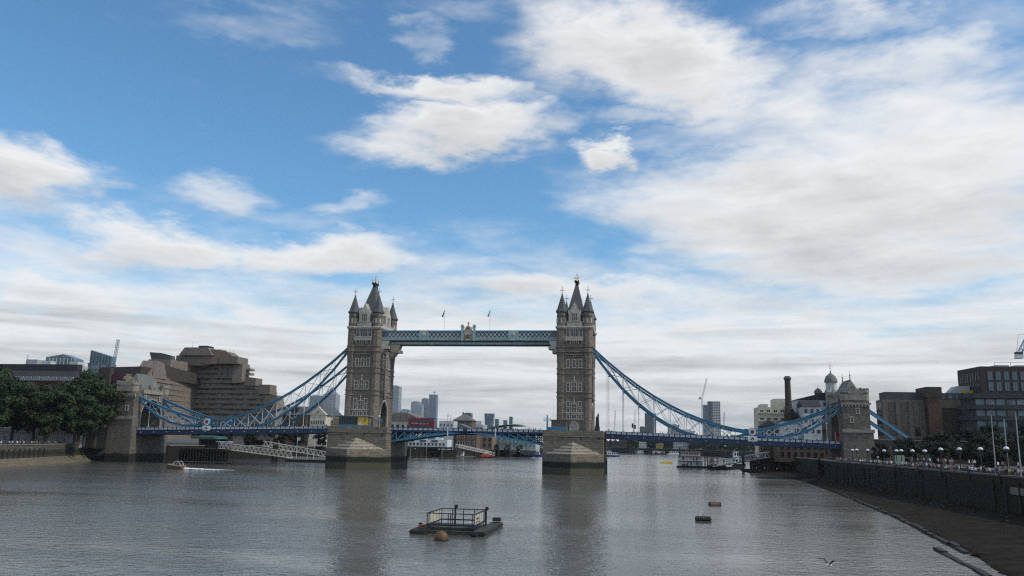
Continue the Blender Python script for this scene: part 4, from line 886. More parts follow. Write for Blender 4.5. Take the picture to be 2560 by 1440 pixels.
# ---- south bank beyond the bridge: brewery group
r = building('brewery', 'brown brick brewery wall with arched recess behind the right hand chain', rect(134,66,160,100), 6, 24.5, brick_brown, 'brewery'); part(r, 'roof', MB().prism([(66,24.5),(101,24.5),(83,29)], 'x', 133.5, 160.5), roof_dark)
part(r, 'gable_end', MB().prism([(138,24.5),(152,24.5),(152,28.8),(138,25.6)], 'y', 65.5, 68), brick_brown); part(r, 'coping', MB().bar((138,65.4,25.9),(150,65.4,29.0),.4,.4), white); part(r, 'star_anchor', MB().bar((143,65.8,18.2),(147,65.8,18.2),.2,.3).bar((145,65.8,16.2),(145,65.8,20.2),.2,.3).bar((143.6,65.8,16.8),(146.4,65.8,19.6),.2,.3).bar((143.6,65.8,19.6),(146.4,65.8,16.8),.2,.3), iron)
facade(r, wmesh(1.4,2.6,brick_dark,glass,1), (136,66), (158,66), [19.0,14.0,9.0], 6)
r = building('boarded_brewhouse', 'white weatherboarded brewhouse with small square windows and dark pitched roof', rect(134.5,60,142.0,72), 14, 28.8, white_r); part(r, 'roof', MB().prism([(59.5,28.8),(72.5,28.8),(72.5,30.0),(66,31.6)], 'x', 134.2, 142.3), roof_dark); facade(r, wmesh(1.1,1.4,grey_clad,glass,1), (134.5,60), (142,60), [26.2,22.0,17.5], 3)
r = building('boarded_annex', 'lower white boarded annex with a ribbon of tiny windows beside the brewhouse', rect(126.5,62,134.0,74), 15, 22.4, white_r); part(r, 'roof', MB().box((126.3,61.7,22.4),(134.2,74.2,22.8)), grey_clad); facade(r, wmesh(.7,.8,grey_clad,glass,0), (126.5,62), (133.8,62), [21.0], 6); facade(r, wmesh(1.1,1.3,grey_clad,glass,1), (126.5,62), (133.8,62), [18.0], 2)
r = building('brick_granary', 'dark brown brick granary carrying the white boarded brewhouse', rect(124,60.4,143,76), 6, 14.9, brick_brown); facade(r, wmesh(1.2,2.0,brick_dark,glass,1), (124,60.4), (143,60.4), [10.5,7.2], 7)
r = building('upper_brewhouse', 'grey white upper brewhouse with dark sloping roof behind the boarded gable', rect(134,74,152,92), 6, 32.4, white_r); part(r, 'roof', MB().prism([(133.5,32.4),(148,32.4),(148,36.2)], 'y', 73.5, 92), roof_dark); facade(r, wmesh(1.0,1.4,grey_clad,glass,1), (142,74), (151,74), [29.8], 3)
part(r, 'small_dome', MB().lathe((144.2,75,32.4), [(1.5,0),(1.5,3.1),(1.9,3.2),(1.6,4.2),(.9,5.0),(.15,5.4),(.06,6.8)], 10), lead)
r = thing('cupola_tower', 'white octagonal cupola tower with ribbed lead dome and weathervane', 'tower', (149.5,73,6)); part(r, 'shaft', MB().box((147.0,70.5,6),(151.6,75,36.6)), white_r); part(r, 'belfry', MB().lathe((149.5,73,36.6), [(2.7,0),(2.7,.4),(2.35,.5),(2.35,3.6),(2.7,3.8)], 8), white_r)
dm_ = part(r, 'dome', MB().lathe((149.5,73,40.3), [(2.85,0),(2.82,.4),(2.6,1.5),(2.0,2.6),(1.1,3.5),(.35,4.1),(.25,4.9),(.1,5.4)], 16), lead)
for k in range(8):
    a = math.pi/4*k; part(r, 'dome_rib', MB().bar((149.5+2.85*math.cos(a),73+2.85*math.sin(a),40.6),(149.5+2.05*math.cos(a),73+2.05*math.sin(a),42.95),.15,.15).bar((149.5+2.05*math.cos(a),73+2.05*math.sin(a),42.95),(149.5+.4*math.cos(a),73+.4*math.sin(a),44.4),.15,.15), ltgrey).parent = dm_
part(r, 'weathervane', MB().cyl((149.5,73,45.6),(149.5,73,49.6),.08,.05,5).box((148.4,72.95,47.6),(150.6,73.05,47.75)).lathe((149.5,73,46.4),[(.05,0),(.3,.3),(.05,.6)],8), iron)
facade(r, wmesh(1.0,1.5,grey_clad,glass,1), (147,70.5), (151.6,70.5), [33.4,29.6,25], 1)
r = thing('brick_chimney', 'tall dark brick brewery chimney with moulded cap', 'chimney', (130.6,72,6)); part(r, 'stack', MB().lathe((130.6,72,6), [(2.3,0),(2.1,20),(1.45,24),(1.3,35)], 8), brick_dark); part(r, 'cap', MB().lathe((130.6,72,41), [(1.35,0),(1.7,.5),(1.7,1.1),(1.0,1.9),(.8,1.9)], 8), slate)
r = building('cream_brewery_block', 'cream curved office block with stepped balconies left of the chimney', rect(119.5,88,132,104), 6, 29.6, cream)
for i in range(4): part(r, 'cornice', MB().box((119.0,87.4,15.5+i*3.7),(132,88.2,16.2+i*3.7)), cream)
part(r, 'roof_parapet', MB().box((121,88,29.6),(124,100,31)), cream); part(r, 'roof_parapet', MB().box((127,88,29.6),(132,100,33.6)), cream); facade(r, wmesh(1.5,1.7,cream,glass,1), (119.5,88), (132,88), [26.6,22.8,19.0,15.2], 4)
r = building('brick_mill', 'brown brick riverside mill below the cream offices', rect(119,80,134,87), 6, 20.6, brick_brown); part(r, 'roof', MB().prism([(118.6,20.6),(127,20.6),(122.8,23.4)], 'y', 79.6, 87.3), slate); part(r, 'roof', MB().prism([(126.8,21.6),(134.2,21.6),(134.2,25.2)], 'y', 79.6, 87.3), white_r); facade(r, wmesh(1.2,2.0,white,glass,1), (119,80), (134,80), [16.4,12.2], 6)
# ---- south bank near the bridge: offices
r = building('brick_office', 'grey brown brick office with tall paired windows and setback attic', rect(162.3,42,180,51), 6, 31.2, tan); part(r, 'attic', MB().box((164,43.5,31.2),(186,52,34.4)), grey_clad); ww = wmesh(1.9,3.6,brick_dark,glass,0); facade(r, ww, (163.5,42), (177.5,42), [26.4,21.6,16.8,12.0,7.5], 3); facade(r, ww, (162.3,50.5), (162.3,42.5), [26.4,21.6,16.8], 3)
for i in range(4): part(r, 'pilaster', MB().box((162.4+i*4.9,41.5,6),(163.6+i*4.9,42,31)), tan)
facade(r, wmesh(1.5,1.8,grey_clad,curtain,0), (164,44), (179,44), [31.8], 5)
r = building('brick_stair_tower', 'rust brick stair tower with dark cap between two office fronts', rect(178.5,38,183.5,50), 6, 32.0, brick_red2); part(r, 'cap', MB().box((178,37.6,32),(183.9,50.4,36.2)), brick_dark)
r = building('dark_brick_hall', 'plain dark brick hall with small arched window pair', rect(184,42,200,52), 6, 28.0, brick_dark); part(r, 'parapet', MB().box((183.6,41.6,28),(200,52,31.2)), tan); part(r, 'attic', MB().box((184,44,31.2),(200,53,34.2)), grey_clad); facade(r, wmesh(1.4,1.9,tan,glass,0), (190,42), (195,42), [22.6], 2); facade(r, wmesh(1.8,2.0,tan,glass,0), (190,42), (195,42), [19.0], 1); facade(r, wmesh(1.5,1.8,grey_clad,curtain,0), (185,44), (199,44), [31.8], 5)
part(r, 'roof_plant', MB().prism([(189.5,34.2),(197.5,34.2),(197.5,37.2),(192.5,37.2)], 'y', 46, 52), ltgrey); part(r, 'yellow_crate', MB().box((194.4,45,34.2),(196,47,35.6)), yellow); part(r, 'yellow_crate', MB().box((197.2,45,34.2),(198.8,47,35.4)), yellow)
r = building('dark_office', 'dark brown office block with vertical slot windows and rooftop railings', [(197.5,58),(199.0,38),(250,38),(250,58)], 6, 44.6, umber); ww = wmesh(1.7,3.4,grey_clad,bglass,1); facade(r, ww, (201,38), (249,38), [39.2,35.0], 16); facade(r, wmesh(.7,3.6,grey_clad,glass,0), (197.6,57), (198.9,39), [39,34.4,29.8], 8)
rl = MB()
for i in range(7): rl.bar((206+i*6,42,44.6),(206+i*6,42,46.6),.12,.12)
rl.bar((206,42,46.6),(248,42,46.6),.12,.12); part(r, 'roof_railing', rl, ltgrey)
for i in range(5): part(r, 'roof_plant', MB().box((208+i*7.5,46,44.6),(213+i*7.5,52,45.9)), ltgrey)
r = building('banded_apartments', 'curved grey apartments with long horizontal window bands behind the flagpoles', [(190,36),(193,30),(250,24),(250,37.5),(205,37.5)], 6, 33.4, grey_clad2); ww = [wmesh(3.0,2.0,grey_clad,teal_glass,0), wmesh(3.0,2.0,grey_clad,curtain,0), wmesh(3.0,2.0,grey_clad,glass,1)]; facade(r, ww, (193,30), (250,24), [29.0,24.8,20.6,16.4,12], 16)
for i in range(5): part(r, 'floor_band', MB().prism([(189,36),(192.6,29.2),(250,23.1),(250,24.6),(193,30.6),(190,36)], 'z', 31.4-i*4.2, 33.0-i*4.2), grey_clad2)
coping_d = mat("dim_wall_stone",(.10,.088,.072),.9,var=.25,bump=.5,brick=(1.2,.5,.02,.7))
r = thing('site_crane', 'blue lattice crane boom with a hanging white cab above the dark offices', 'crane', (262,100,6)); b = MB(); lattice_mast(b, (262,100,6), (262,100,92), 2.2, 30, .3); part(r, 'mast', b, steel_w); b = MB(); lattice_mast(b, (240.6,100,57.5), (262,100,96), 1.5, 22, .22); part(r, 'boom', b, steel_b); part(r, 'cab', MB().frustum((238.2,98.6,241.2,101.4),(238.6,98.6,241.4,101.4),54.2,56.2), white); part(r, 'cab_window', MB().box((238.6,98.5,56.2),(241.2,101.5,57.4)), grey_clad); part(r, 'stay', MB().bar((239,100,57.4),(240.5,100,65.5),.12,.12).bar((240.5,100,65.5),(245,100,66),.1,.1), ltgrey)
r = building('approach_wall', 'grey stone bridge approach wall running back from the right abutment', rect(144.2,-10.5,200,-9.3), 6.7, 14.2, coping_d, 'wall'); part(r, 'coping', MB().box((144.2,-10.8,14.2),(200,-9.0,14.6)), coping_m)
# ================================================================ things on the river
hull_dark = mat('tarred_hull', (.018,.018,.02), .6); hull_blue = mat('blue_hull', (.03,.05,.22), .4); orange = mat('orange_paint', (.55,.10,.04), .45); rust = mat('rusty_steel', (.16,.09,.055), .8, var=.4, scale=2, bump=.4); wood_v = mat('varnished_timber', (.22,.085,.03), .4); wet_steel = mat('weathered_green_steel', (.045,.05,.04), .7, var=.4, scale=1.5, bump=.3); board_m = mat('faded_board', (.5,.46,.36), .7, var=.15); buff = mat('ochre_buoy', (.14,.07,.028), .6, var=.3, scale=2); foam = mat('foam', (.75,.76,.74), .9, var=.2, scale=1.5, bump=.5); skin_m = mat('skin', (.42,.26,.19), .6)
def hull(b, L, W, H, bow=.32, mi=0, z0=-.4, stern=.82):
    st = [(-.5,stern*.9),(-.42,.95),(-.1,1.0),(.5-bow,.96),(.5-bow*.45,.66),(.5-.02,.04)]
    vs = []
    for t, w in st:
        sh = H*(1+.25*max(0,t)*2*max(0,t)); k = .72
        for s, z, ww in ((-1,sh,w),(-1,sh*.3,w*.96),(-1,z0,w*k),(1,z0,w*k),(1,sh*.3,w*.96),(1,sh,w)): vs.append((t*L, s*ww*W/2, z))
    n = 6; fs = []
    for i in range(len(st)-1):
        for j in range(n-1): a = i*n+j; fs.append((a, a+1, a+n+1, a+n))
        fs.append((i*n+5, i*n, i*n+n, i*n+n+5))
    fs += [tuple(range(n)), tuple((len(st)-1)*n+j for j in range(n-1,-1,-1))]
    return b.add(vs, fs, mi)
def boat(name, label, cat, loc, rz, L, W, H, hm, cabins, group=None, mast=0, extra=None, band=None):
    r = thing(name, label, cat, loc, rz, group); b = MB(); hull(b, L, W, H); put('hull', b, r, mats=[hm])
    if band: put('gunwale', MB().box((-L*.5,-W*.48,H),(L*.2,W*.48,H+.12)), r, mats=[band])
    for (x0, x1, w, z0, z1, m, nw) in cabins:
        cb_ = put('cabin', MB().frustum((x0,-w/2,x1,w/2),(x0+.12,-w/2+.1,x1-.25,w/2-.1),z0,z1), r, mats=[m]); put('cabin_roof', MB().box((x0-.15,-w/2-.1,z1),(x1+.1,w/2+.1,z1+.12)), cb_, mats=[m])
        if nw:
            ww = (x1-x0)/nw*.62; me = MB().box((-ww/2,-.04,0),(ww/2,.04,(z1-z0)*.42)).mesh('cabin_window', [glass])
            for i in range(nw):
                x = x0+(x1-x0)*(i+.5)/nw
                for s in (-1, 1): put('cabin_window', me, cb_, (x, s*(w/2-.04), z0+(z1-z0)*.42))
    if mast: put('mast', MB().cyl((0,0,H),(0,0,H+mast),.1,.06,6), r, mats=[iron])
    return r
PI = math.pi
# tugs moored beyond the bascule
for i, (x, y, rz, hm) in enumerate(((-31.5,338,PI*.93,hull_dark),(-23.2,330,PI*1.04,hull_blue),(-17.5,352,-.1,hull_blue))):
    boat('tug_boat', ('black hulled tug moored at the dolphins','blue hulled tug with white wheelhouse beside the black one','blue hulled tug half hidden behind the right hand pier')[i], 'tug', (x,y,0), rz, 9.5,3.6,1.7,hm,[(-2.5,1.6,2.4,1.5,3.6,white if i else hull_dark,3),(-1.2,.9,1.9,3.7,5.0,white,2)], 'tugs at the dolphins', 4)
boat('lifeboat', 'orange lifeboat with pale wheelhouse at the floating pontoon','boat',(-42,262,.3),.45,11,3.6,1.6,orange,[(-3.2,1.5,2.6,1.5,3.0,orange,3),(-2.0,.8,2.0,3.1,4.3,white,2)],mast=3.4)
r = thing('pontoon','low dark floating pontoon with steel piles holding the lifeboat berth','pontoon',(-42,258,0)); put('deck', MB().box((-9,-2,-.4),(9,2,.7)), r, (0,0,0),(0,0,.5), mats=[hull_dark])
for x, y, h in ((-7.5,-3,8.6),(-4.9,-1.2,8.6),(5.2,3.4,8.2),(7.8,4.8,8.2)): put('pile', MB().cyl((x,y,-2),(x,y,h),.55,.55,10), r, mats=[rust_d])
r = thing('pontoon_shed','small white shed on the grey landing pontoon below the gangway','shed',(-59,255,0)); put('float', MB().box((-3,-2.5,-.4),(10,2.5,.8)), r, mats=[ltgrey]); put('wall', MB().box((-2.4,-1.8,.8),(1.6,1.8,3.4)), r, mats=[white]); put('roof', MB().box((-2.7,-2.1,3.4),(1.9,2.1,3.65)), r, mats=[ltgrey]); put('door', MB().box((-1.4,-1.86,.8),(-.5,-1.8,2.8)), r, mats=[glass])
def gangway(name, label, p, q, w, h, n, m, group=None):
    p = Vector(p); q = Vector(q); r = thing(name, label, 'gangway', p, 0, group); d = q-p; sd = d.cross(Vector((0,0,1))).normalized()*w/2; u = Vector((0,0,h))
    b = MB(); b.bar(Vector(), d, w, .18); put('walkway_deck', b, r, mats=[m])
    for s in (-1, 1):
        o = sd*s
        put('bottom_chord', MB().bar(o, o+d, .28, .28), r, mats=[m]); put('top_chord', MB().bar(o+u, o+d+u, .26, .26), r, mats=[m])
        for i in range(n):
            a, c = o+d*i/n, o+d*(i+1)/n; mid = o+d*(i+.5)/n+u
            put('diagonal', MB().bar(a, mid, .16, .16), r, mats=[m]); put('diagonal', MB().bar(mid, c, .16, .16), r, mats=[m])
    return r
gang_w = mat('gangway_white', (.5,.49,.45), .6)
gangway('gangway','long white lattice gangway sloping from the wharf down to the landing stage',(-117,26,5.6),(-86.5,34,2.0),2.6,2.6,16,gang_w)
gangway('gangway','second white lattice gangway behind, cut by the dark mooring dolphin',(-112,58,6.6),(-80,66,1.7),2.4,2.4,14,gang_w)
gangway('gangway','pale gangway sloping from the piled restaurant deck to the grey pontoon',(-50,200,7.0),(-37,258,1.6),2.4,2.0,16,gang_w)
gangway('gangway','open truss gangway from the brewery quay down to the houseboats',(119.5,62,6.7),(98.5,84,1.7),2.2,2.4,10,gang_w)
r = thing('landing_stage','white railed landing stage floating beside the left stone pier','pontoon',(-83,52,0)); put('hull', MB().box((-13,-4,-.4),(14,5,1.1)), r, mats=[hull_dark])
st = MB().box((-.06,-.06,0),(.06,.06,1.2)).mesh('railing_post',[white])
for i in range(28): put('railing_post', st, r, (-12.5+i*.98,-3.8,1.1))
for z in (1.5,1.9,2.3): put('rail', MB().bar((-12.6,-3.8,z),(14,-3.8,z),.06,.14), r, mats=[white])
put('end_post', MB().cyl((13.6,-4.2,-.5),(13.6,-4.2,4.0),.35,.35,8), r, mats=[white]); put('canopy', MB().box((5,-1,4.2),(9,3,4.5)), r, mats=[teal])
for x in (5.2,8.8): put('canopy_post', MB().cyl((x,-.8,1.1),(x,-.8,4.2),.08,.08,6), r, mats=[white])
r = thing('mooring_dolphin','cluster of dark timber piles where the white gangway meets the landing stage','dolphin',(-97.5,40,0))
for x, y, h in ((-1,0,7.4),(.4,.6,7.7),(1.6,-.2,7.2),(.3,-1.0,7.5)): put('pile', MB().cyl((x,y,-2),(x*.7,y*.7,h),.5,.45,8), r, mats=[timber])
for i,(x,y,h,f) in enumerate(((-95,58,10.5,1),(-90.5,60,10.5,0),(-86.5,58,10.2,1),(-82,62,12.0,0))):
    r = thing('flagpole',('white flagpole with a limp white flag at the landing stage','plain grey pole standing on the landing stage','white flagpole with a furled flag near the tall dark pile','tallest plain pole by the left stone pier')[i],'flagpole',(x,y,.8)); put('pole', MB().cyl((0,0,0),(0,0,h),.12,.07,6), r, mats=[white])
    if f: put('flag', MB().prism([(0,0),(.9,.15),(1.5,-.1),(.8,-.1)],'z',h-1.7,h-.4), r, mats=[white])
jt = thing('timber_jetty','dark timber jetty front with close set piles under the north span','jetty',(-118,24,0)); put('deck', MB().box((-14,-2,4.6),(6,20,5.4)), jt, mats=[timber])
for i in range(16): put('pile', MB().cyl((-14+i*1.35,-1.8,-2),(-14+i*1.35,-1.8,4.8 if i%4 else 5.8),.26,.26,6), jt, mats=[timber])
put('sheet_piling', MB().box((-14,1.2,-2),(6,1.5,4.6)), jt, mats=[timber])
# sailing into view: orange speedboat with its wake
r = thing('speedboat','orange hulled speedboat with white arch racing past the left bank','boat',(-85.5,-60,.1),PI*.98); r.scale = (.88,.88,.88); b = MB(); hull(b,7.4,2.6,1.15,.42); put('hull', b, r, (0,0,.1),(0,R(-5),0), mats=[wood_v])
put('tube', MB().bar((-3.4,-1.2,1.05),(2.4,-1.1,1.5),.45,.4).bar((-3.4,1.2,1.05),(2.4,1.1,1.5),.45,.4), r, mats=[ltgrey])
a = MB(); P = [(-2.7,1.1),(-2.3,2.3),(-1.4,2.75),(-.2,2.5),(.6,1.2)]
for s in (-1,1):
    for u,v in zip(P,P[1:]): a.bar((u[0],s*1.0,u[1]),(v[0],s*1.0,v[1]),.14,.16)
put('arch', a, r, mats=[white]); put('seat_pod', MB().box((-1.8,-.5,.9),(.4,.5,1.6)), r, mats=[iron])
wk = MB(); n = 26; rr = random.Random(2); vs=[]; fs=[]
for i in range(n+1):
    t=i/n; x=3.0+t*17; w=.5+1.3*math.sin(min(1,t*2.2)*PI/2)*(1-t*.65)
    for j in range(5): k=(j-2)/2; vs.append((x, k*w+t*t*1.6+rr.uniform(-.15,.15), (.42*(1-abs(k))*(1-t)+.03)+rr.uniform(0,.14)*(1-t)))
for i in range(n):
    for j in range(4): q=i*5+j; fs.append((q,q+1,q+6,q+5))
wk.add(vs,fs); tag(put('wake', wk, None, (-85.5,-60,.02), mats=[foam], smooth=True),'white foam wake trailing behind the orange speedboat','wake',kind='stuff')
# far right water traffic
boat('river_bus','white river boat with blue windows emerging behind the right stone pier','boat',(36.5,455,0),.05,18,4.6,1.3,hull_blue,[(-8,6.5,4.0,1.1,3.6,white,8),(-8,1,3.0,3.7,5.0,white,4)])
for i,(x,y,hm,cm,lb,L) in enumerate(((53,770,hull_dark,hull_dark,'low dark barges moored off the far sandy shore',20),(66,765,ltgrey,white,'grey and white launch moored below the cream house',18),(86,720,hull_dark,white,'passenger boat with red panels moored below the yellow house',22),(106,690,white,white,'long white passenger boat half hidden by the houseboat',24))):
    boat('moored_boat',lb,'boat',(x,y,0),.1,L,5,1.6,hm,[(-L*.38,L*.1,4.2,1.4,4.2,cm if i!=2 else white,5),(L*.12,L*.3,3.6,1.4,3.6,white,3)],'boats moored along the far shore')
    if i==2:
        for xx in (-6,2): put('red_panel', MB().box((xx,-2.2,1.7),(xx+3,-2.12,3.2)), COL.objects[len(COL.objects)-1] if False else [o for o in bpy.data.objects if o.get('label')==lb][0], mats=[red])
r = thing('yellow_pontoon','low yellow mooring buoy raft in mid river','buoy',(80,207,0)); put('float', MB().frustum((-4,-1.3,4,1.3),(-3.2,-.8,3.4,.8),-.3,1.0), r, mats=[yellow]); put('hump', MB().frustum((1.2,-.9,3.6,.9),(1.8,-.4,3.0,.4),1.0,1.7), r, mats=[yellow])
# houseboat cluster
r = thing('houseboat','three decked white houseboat with black hull and verandah rails','houseboat',(89.5,125,0)); put('hull', MB().frustum((-6.2,-4,6.4,4),(-6.6,-4.3,6.8,4.3),-.4,.9), r, mats=[hull_dark])
for z0,z1,x0,x1 in ((.9,3.2,-5.9,6.2),(3.4,5.6,-5.8,5.8),(5.9,8.0,-4.6,5.2)):
    put('deckhouse', MB().box((x0,-3.2,z0),(x1,3.2,z1)), r, mats=[white]); put('deck_edge', MB().box((x0-.5,-4.1,z1),(x1+.5,4.1,z1+.2)), r, mats=[wood_v])
w1 = wmesh(.75,.8,white,glass,0,.05); w2 = wmesh(.8,1.5,white,glass,0,.05)
for i in range(7): put('window', w1, r, (-3.9+i*1.3,-3.22,6.6))
for x in (-3.4,1.6,3.2): put('window', w2, r, (x,-3.22,3.8))
for x in (-1.0,.6,3.6): put('window', w2, r, (x,-3.22,1.3))
put('awning', MB().box((-4,-4.0,.95),(-1.2,-3.3,1.7)), r, mats=[iron]); put('funnel', MB().cyl((-4.9,-1,5.6),(-4.9,-1,10.2),.35,.35,8), r, mats=[iron])
pr_ = MB().box((-.07,-.07,0),(.07,.07,2.4)).mesh('verandah_post',[white])
for i in range(8):
    for z in (.95,3.4): put('verandah_post', pr_, r, (-5.9+i*1.75,-4.0,z))
r = thing('rusty_work_barge','brown work barge with tall rusty spud legs beside the houseboat','barge',(100,119,0)); put('hull', MB().frustum((-5.5,-3,6,3),(-5.9,-3.2,6.4,3.2),-.4,1.0), r, mats=[hull_dark])
for x in (-3.4,-2.2,-.4,.6,2.6): put('spud_leg', MB().box((x-.3,-2.9,.8),(x+.3,-2.3,7.2)), r, mats=[rust])
put('gantry', MB().box((-4.2,-3,6.2),(3.4,2,8.0)), r, mats=[hull_dark]); put('cabin', MB().box((-1.2,-1.6,1),(5,2,4.2)), r, mats=[white]); put('red_rail', MB().box((.8,-3.1,1.2),(3.2,-2.9,2.2)), r, mats=[red])
boat('moored_barge','black rounded barge bow moored below the rusty spud legs','barge',(101,103,0),PI,9,3.6,1.9,hull_dark,[(1,3,2.2,1.8,2.6,white,1)],mast=2)
boat('moored_barge','small cluttered work boat between the black barge and the gangway','barge',(107,112,0),.4,8,3,1.3,hull_dark,[(-2,1.5,2.2,1.2,3.2,white,2)],mast=3)
boat('moored_barge','dinghy with dark outboard at the tail of the mooring','dinghy',(112.5,124,0),.2,6,2.2,.9,hull_dark,[(-2,-.6,1.4,.8,1.8,hull_dark,0)])
boat('cruise_launch','white roofed launch behind the truss gangway','boat',(108,150,0),.2,13,4,1.4,white,[(-5,4.5,3.4,1.3,3.7,white,6)])
boat('white_tug','white upright wheelhouse boat with tall signal mast beyond the gangway','boat',(118,175,0),.3,12,4,1.6,hull_dark,[(-3,3,2.8,1.5,4.4,white,3),(-1.4,1.4,2.2,4.5,8.2,white,2)],mast=9)
for (x,y,h,lb) in ((109.8,70,8.1,'thick black mooring pile at the foot of the truss gangway'),): 
    r = thing('mooring_pile',lb,'pile',(x,y,0)); put('pile', MB().cyl((0,0,-2),(0,0,h),.62,.6,10), r, mats=[timber]); put('cap', MB().cyl((0,0,h),(0,0,h+.12),.66,.5,10), r, mats=[iron])
r = thing('quay_apron','dark sheet piled quay apron below the brewery gangway','quay',(121,75,0)); put('apron', MB().box((-9.5,-14,-1),(8,20,.9)), r, mats=[mud_m]); put('sheet_piling', MB().box((-7.5,2,.9),(8,2.4,6.6)), r, mats=[timber])
for i in range(7): put('king_pile', MB().cyl((-7+i*2.2,1.8,.5),(-7+i*2.2,1.8,6.9),.25,.25,6), r, mats=[timber])
# ---------------------------------------------------------------- foreground raft, buoy and mooring cylinders
def raft():
    r = thing('mooring_raft','rusty green mooring raft with railed cage and banner boards in mid river','raft',(43.2,-211.5,0),0)
    for x, y0, y1 in ((-3.9,-5.3,4.2),(3.5,-5.3,7.6)):
        put('float', MB().box((x-.75,y0,-.5),(x+.75,y1,.45)), r, mats=[wet_steel]); put('fender', MB().box((x-.85,y0-.05,.2),(x+.85,y1+.05,.34)), r, mats=[timber]); put('deck_board', MB().box((x-.7,y0+.1,.45),(x+.7,y1-.1,.54)), r, mats=[wet_steel])
    for y in (-5.0,-1.2,3.6): put('cross_beam', MB().box((-3.2,y-.28,.1),(2.8,y+.28,.52)), r, mats=[wet_steel])
    put('deck_plate', MB().box((-3.1,-1.0,.35),(2.7,3.4,.5)), r, mats=[wet_steel])
    X0,X1,Y0,Y1,Zt = -2.7,2.95,-5.0,2.2,2.45
    for a, c in (((X0,Y0),(X1,Y0)),((X1,Y0),(X1,Y1)),((X1,Y1),(X0,Y1)),((X0,Y1),(X0,Y0))):
        put('top_rail', MB().bar((*a,Zt),(*c,Zt),.1,.1), r, mats=[iron]); put('mid_rail', MB().bar((*a,1.15),(*c,1.15),.1,.16), r, mats=[iron])
    pmh = MB().box((-.045,-.045,.5),(.045,.045,Zt)).mesh('post',[iron])
    for t in (0,.04,.45,.5,.96,1.0): put('post', pmh, r, (X0+(X1-X0)*t,Y0,0))
    for t in (.25,.5,.75): put('post', pmh, r, (X0+(X1-X0)*t,Y1,0))
    for t in (.2,.42,.62,.82,1.0):
        for x in (X0,X1): put('post', pmh, r, (x,Y0+(Y1-Y0)*t,0))
    put('banner', MB().box((X1-.03,Y0+.3,1.25),(X1+.03,Y1-1.9,2.3)).box((X1+.032,Y0+1.2,1.75),(X1+.036,Y0+2.5,1.95),1).box((X1+.032,Y0+1.0,1.42),(X1+.036,Y0+3.2,1.5),1), r, mats=[board_m,iron]); put('banner', MB().box((X1-.03,Y1-1.85,1.25),(X1+.03,Y1-.1,2.3)), r, mats=[pale_blue_d])
    put('banner', MB().box((X0-.03,Y0+.4,1.2),(X0+.03,Y1-.3,2.25)), r, mats=[board_m])
    for x, y, h in ((-.9,2.0,2.6),(3.1,1.6,2.5)):
        lp_ = put('lamp_post', MB().cyl((x,y,.4),(x,y,h),.13,.12,8), r, mats=[iron]); put('lamp_head', MB().lathe((x+.1,y,h-.05),[(.12,0),(.24,.14),(.24,.34),(.1,.45)],8), lp_, mats=[iron])
    put('bollard', MB().cyl((-3.9,-3.4,.7),(-3.9,-3.4,1.15),.2,.25,8), r, mats=[iron]); put('life_ring', MB().lathe((-3.5,-3.9,.75),[(.25,0),(.5,.08),(.5,.22),(.25,.3)],12), r, mats=[orange]); put('locker', MB().box((3.1,6.3,.7),(4.1,7.4,1.15)), r, mats=[wet_steel]); put('tyre_fender', MB().cyl((2.9,-5.35,.2),(3.5,-5.6,.2),.36,.36,12), r, mats=[iron])
    return r
pale_blue_d = mat('faded_blue_board',(.12,.2,.27),.7)
raft()
r = thing('mooring_buoy','big rust orange domed buoy floating in front of the raft','buoy',(43.5,-221.5,0)); put('dome', MB().lathe((0,0,0),[(.72,-.5),(.78,-.1),(.78,.28),(.7,.6),(.5,.85),(.22,.98),(.02,1.0)],20), r, mats=[buff], smooth=True); put('rubbing_band', MB().lathe((0,0,-.4),[(.8,0),(.83,.1),(.83,.52),(.8,.6)],20), r, mats=[iron])
for x,y,rz,lb,m in ((78.9,-151.5,.12,'smooth dark barrel buoy with a pale top and small ring',rust),(74.4,-185,.05,'weedy barrel buoy with knobbly flanks, closer to the raft',wet_steel)):
    r = thing('barrel_buoy',lb,'buoy',(x,y,.15),rz,'barrel buoys'); put('barrel', MB().cyl((-1.05,0,0),(1.05,0,0),.5,.5,14), r, mats=[m]); put('top_plate', MB().box((-.95,-.24,.44),(.95,.24,.53)), r, mats=[coping_m]); put('ring', MB().cyl((0,-.06,.5),(0,-.06,.75),.06,.06,6), r, mats=[rust])
    for s in (-1,1): put('end_band', MB().cyl((s*.9,0,0),(s*1.08,0,0),.55,.53,14), r, mats=[hull_dark])
    if m is wet_steel:
        for k in range(7): put('weed_clump', MB().lathe((-1.0+k*.33,-.4,.05),[(.05,-.2),(.26,0),(.24,.2),(.05,.42)],6), r, mats=[timber])
# gull over the water
g = MB(); g.lathe((0,0,0),[(.02,-.28),(.08,-.15),(.1,.02),(.07,.17),(.04,.26)],8,0); 
gull = thing('gull','white gull with grey wings raised gliding low over the water','gull',(77.6,-255,3.4),.6)
put('body', MB().add([(v[2],v[0],v[1]) for v in g.v],g.f,0), gull, mats=[white])
for s in (-1,1):
    put('wing', MB().add([(.1,s*.06,.03),(-.12,s*.06,.03),(-.08,s*.4,.32),(.12,s*.4,.34),(-.22,s*.78,.30),(-.1,s*.7,.34),(.1,s*.06,.05),(-.12,s*.06,.05),(-.08,s*.4,.34),(.12,s*.4,.36),(-.22,s*.78,.32)],[(0,1,2,3),(3,2,4,5),(6,9,8,7),(9,5,10,8)]), gull, mats=[grey_clad])
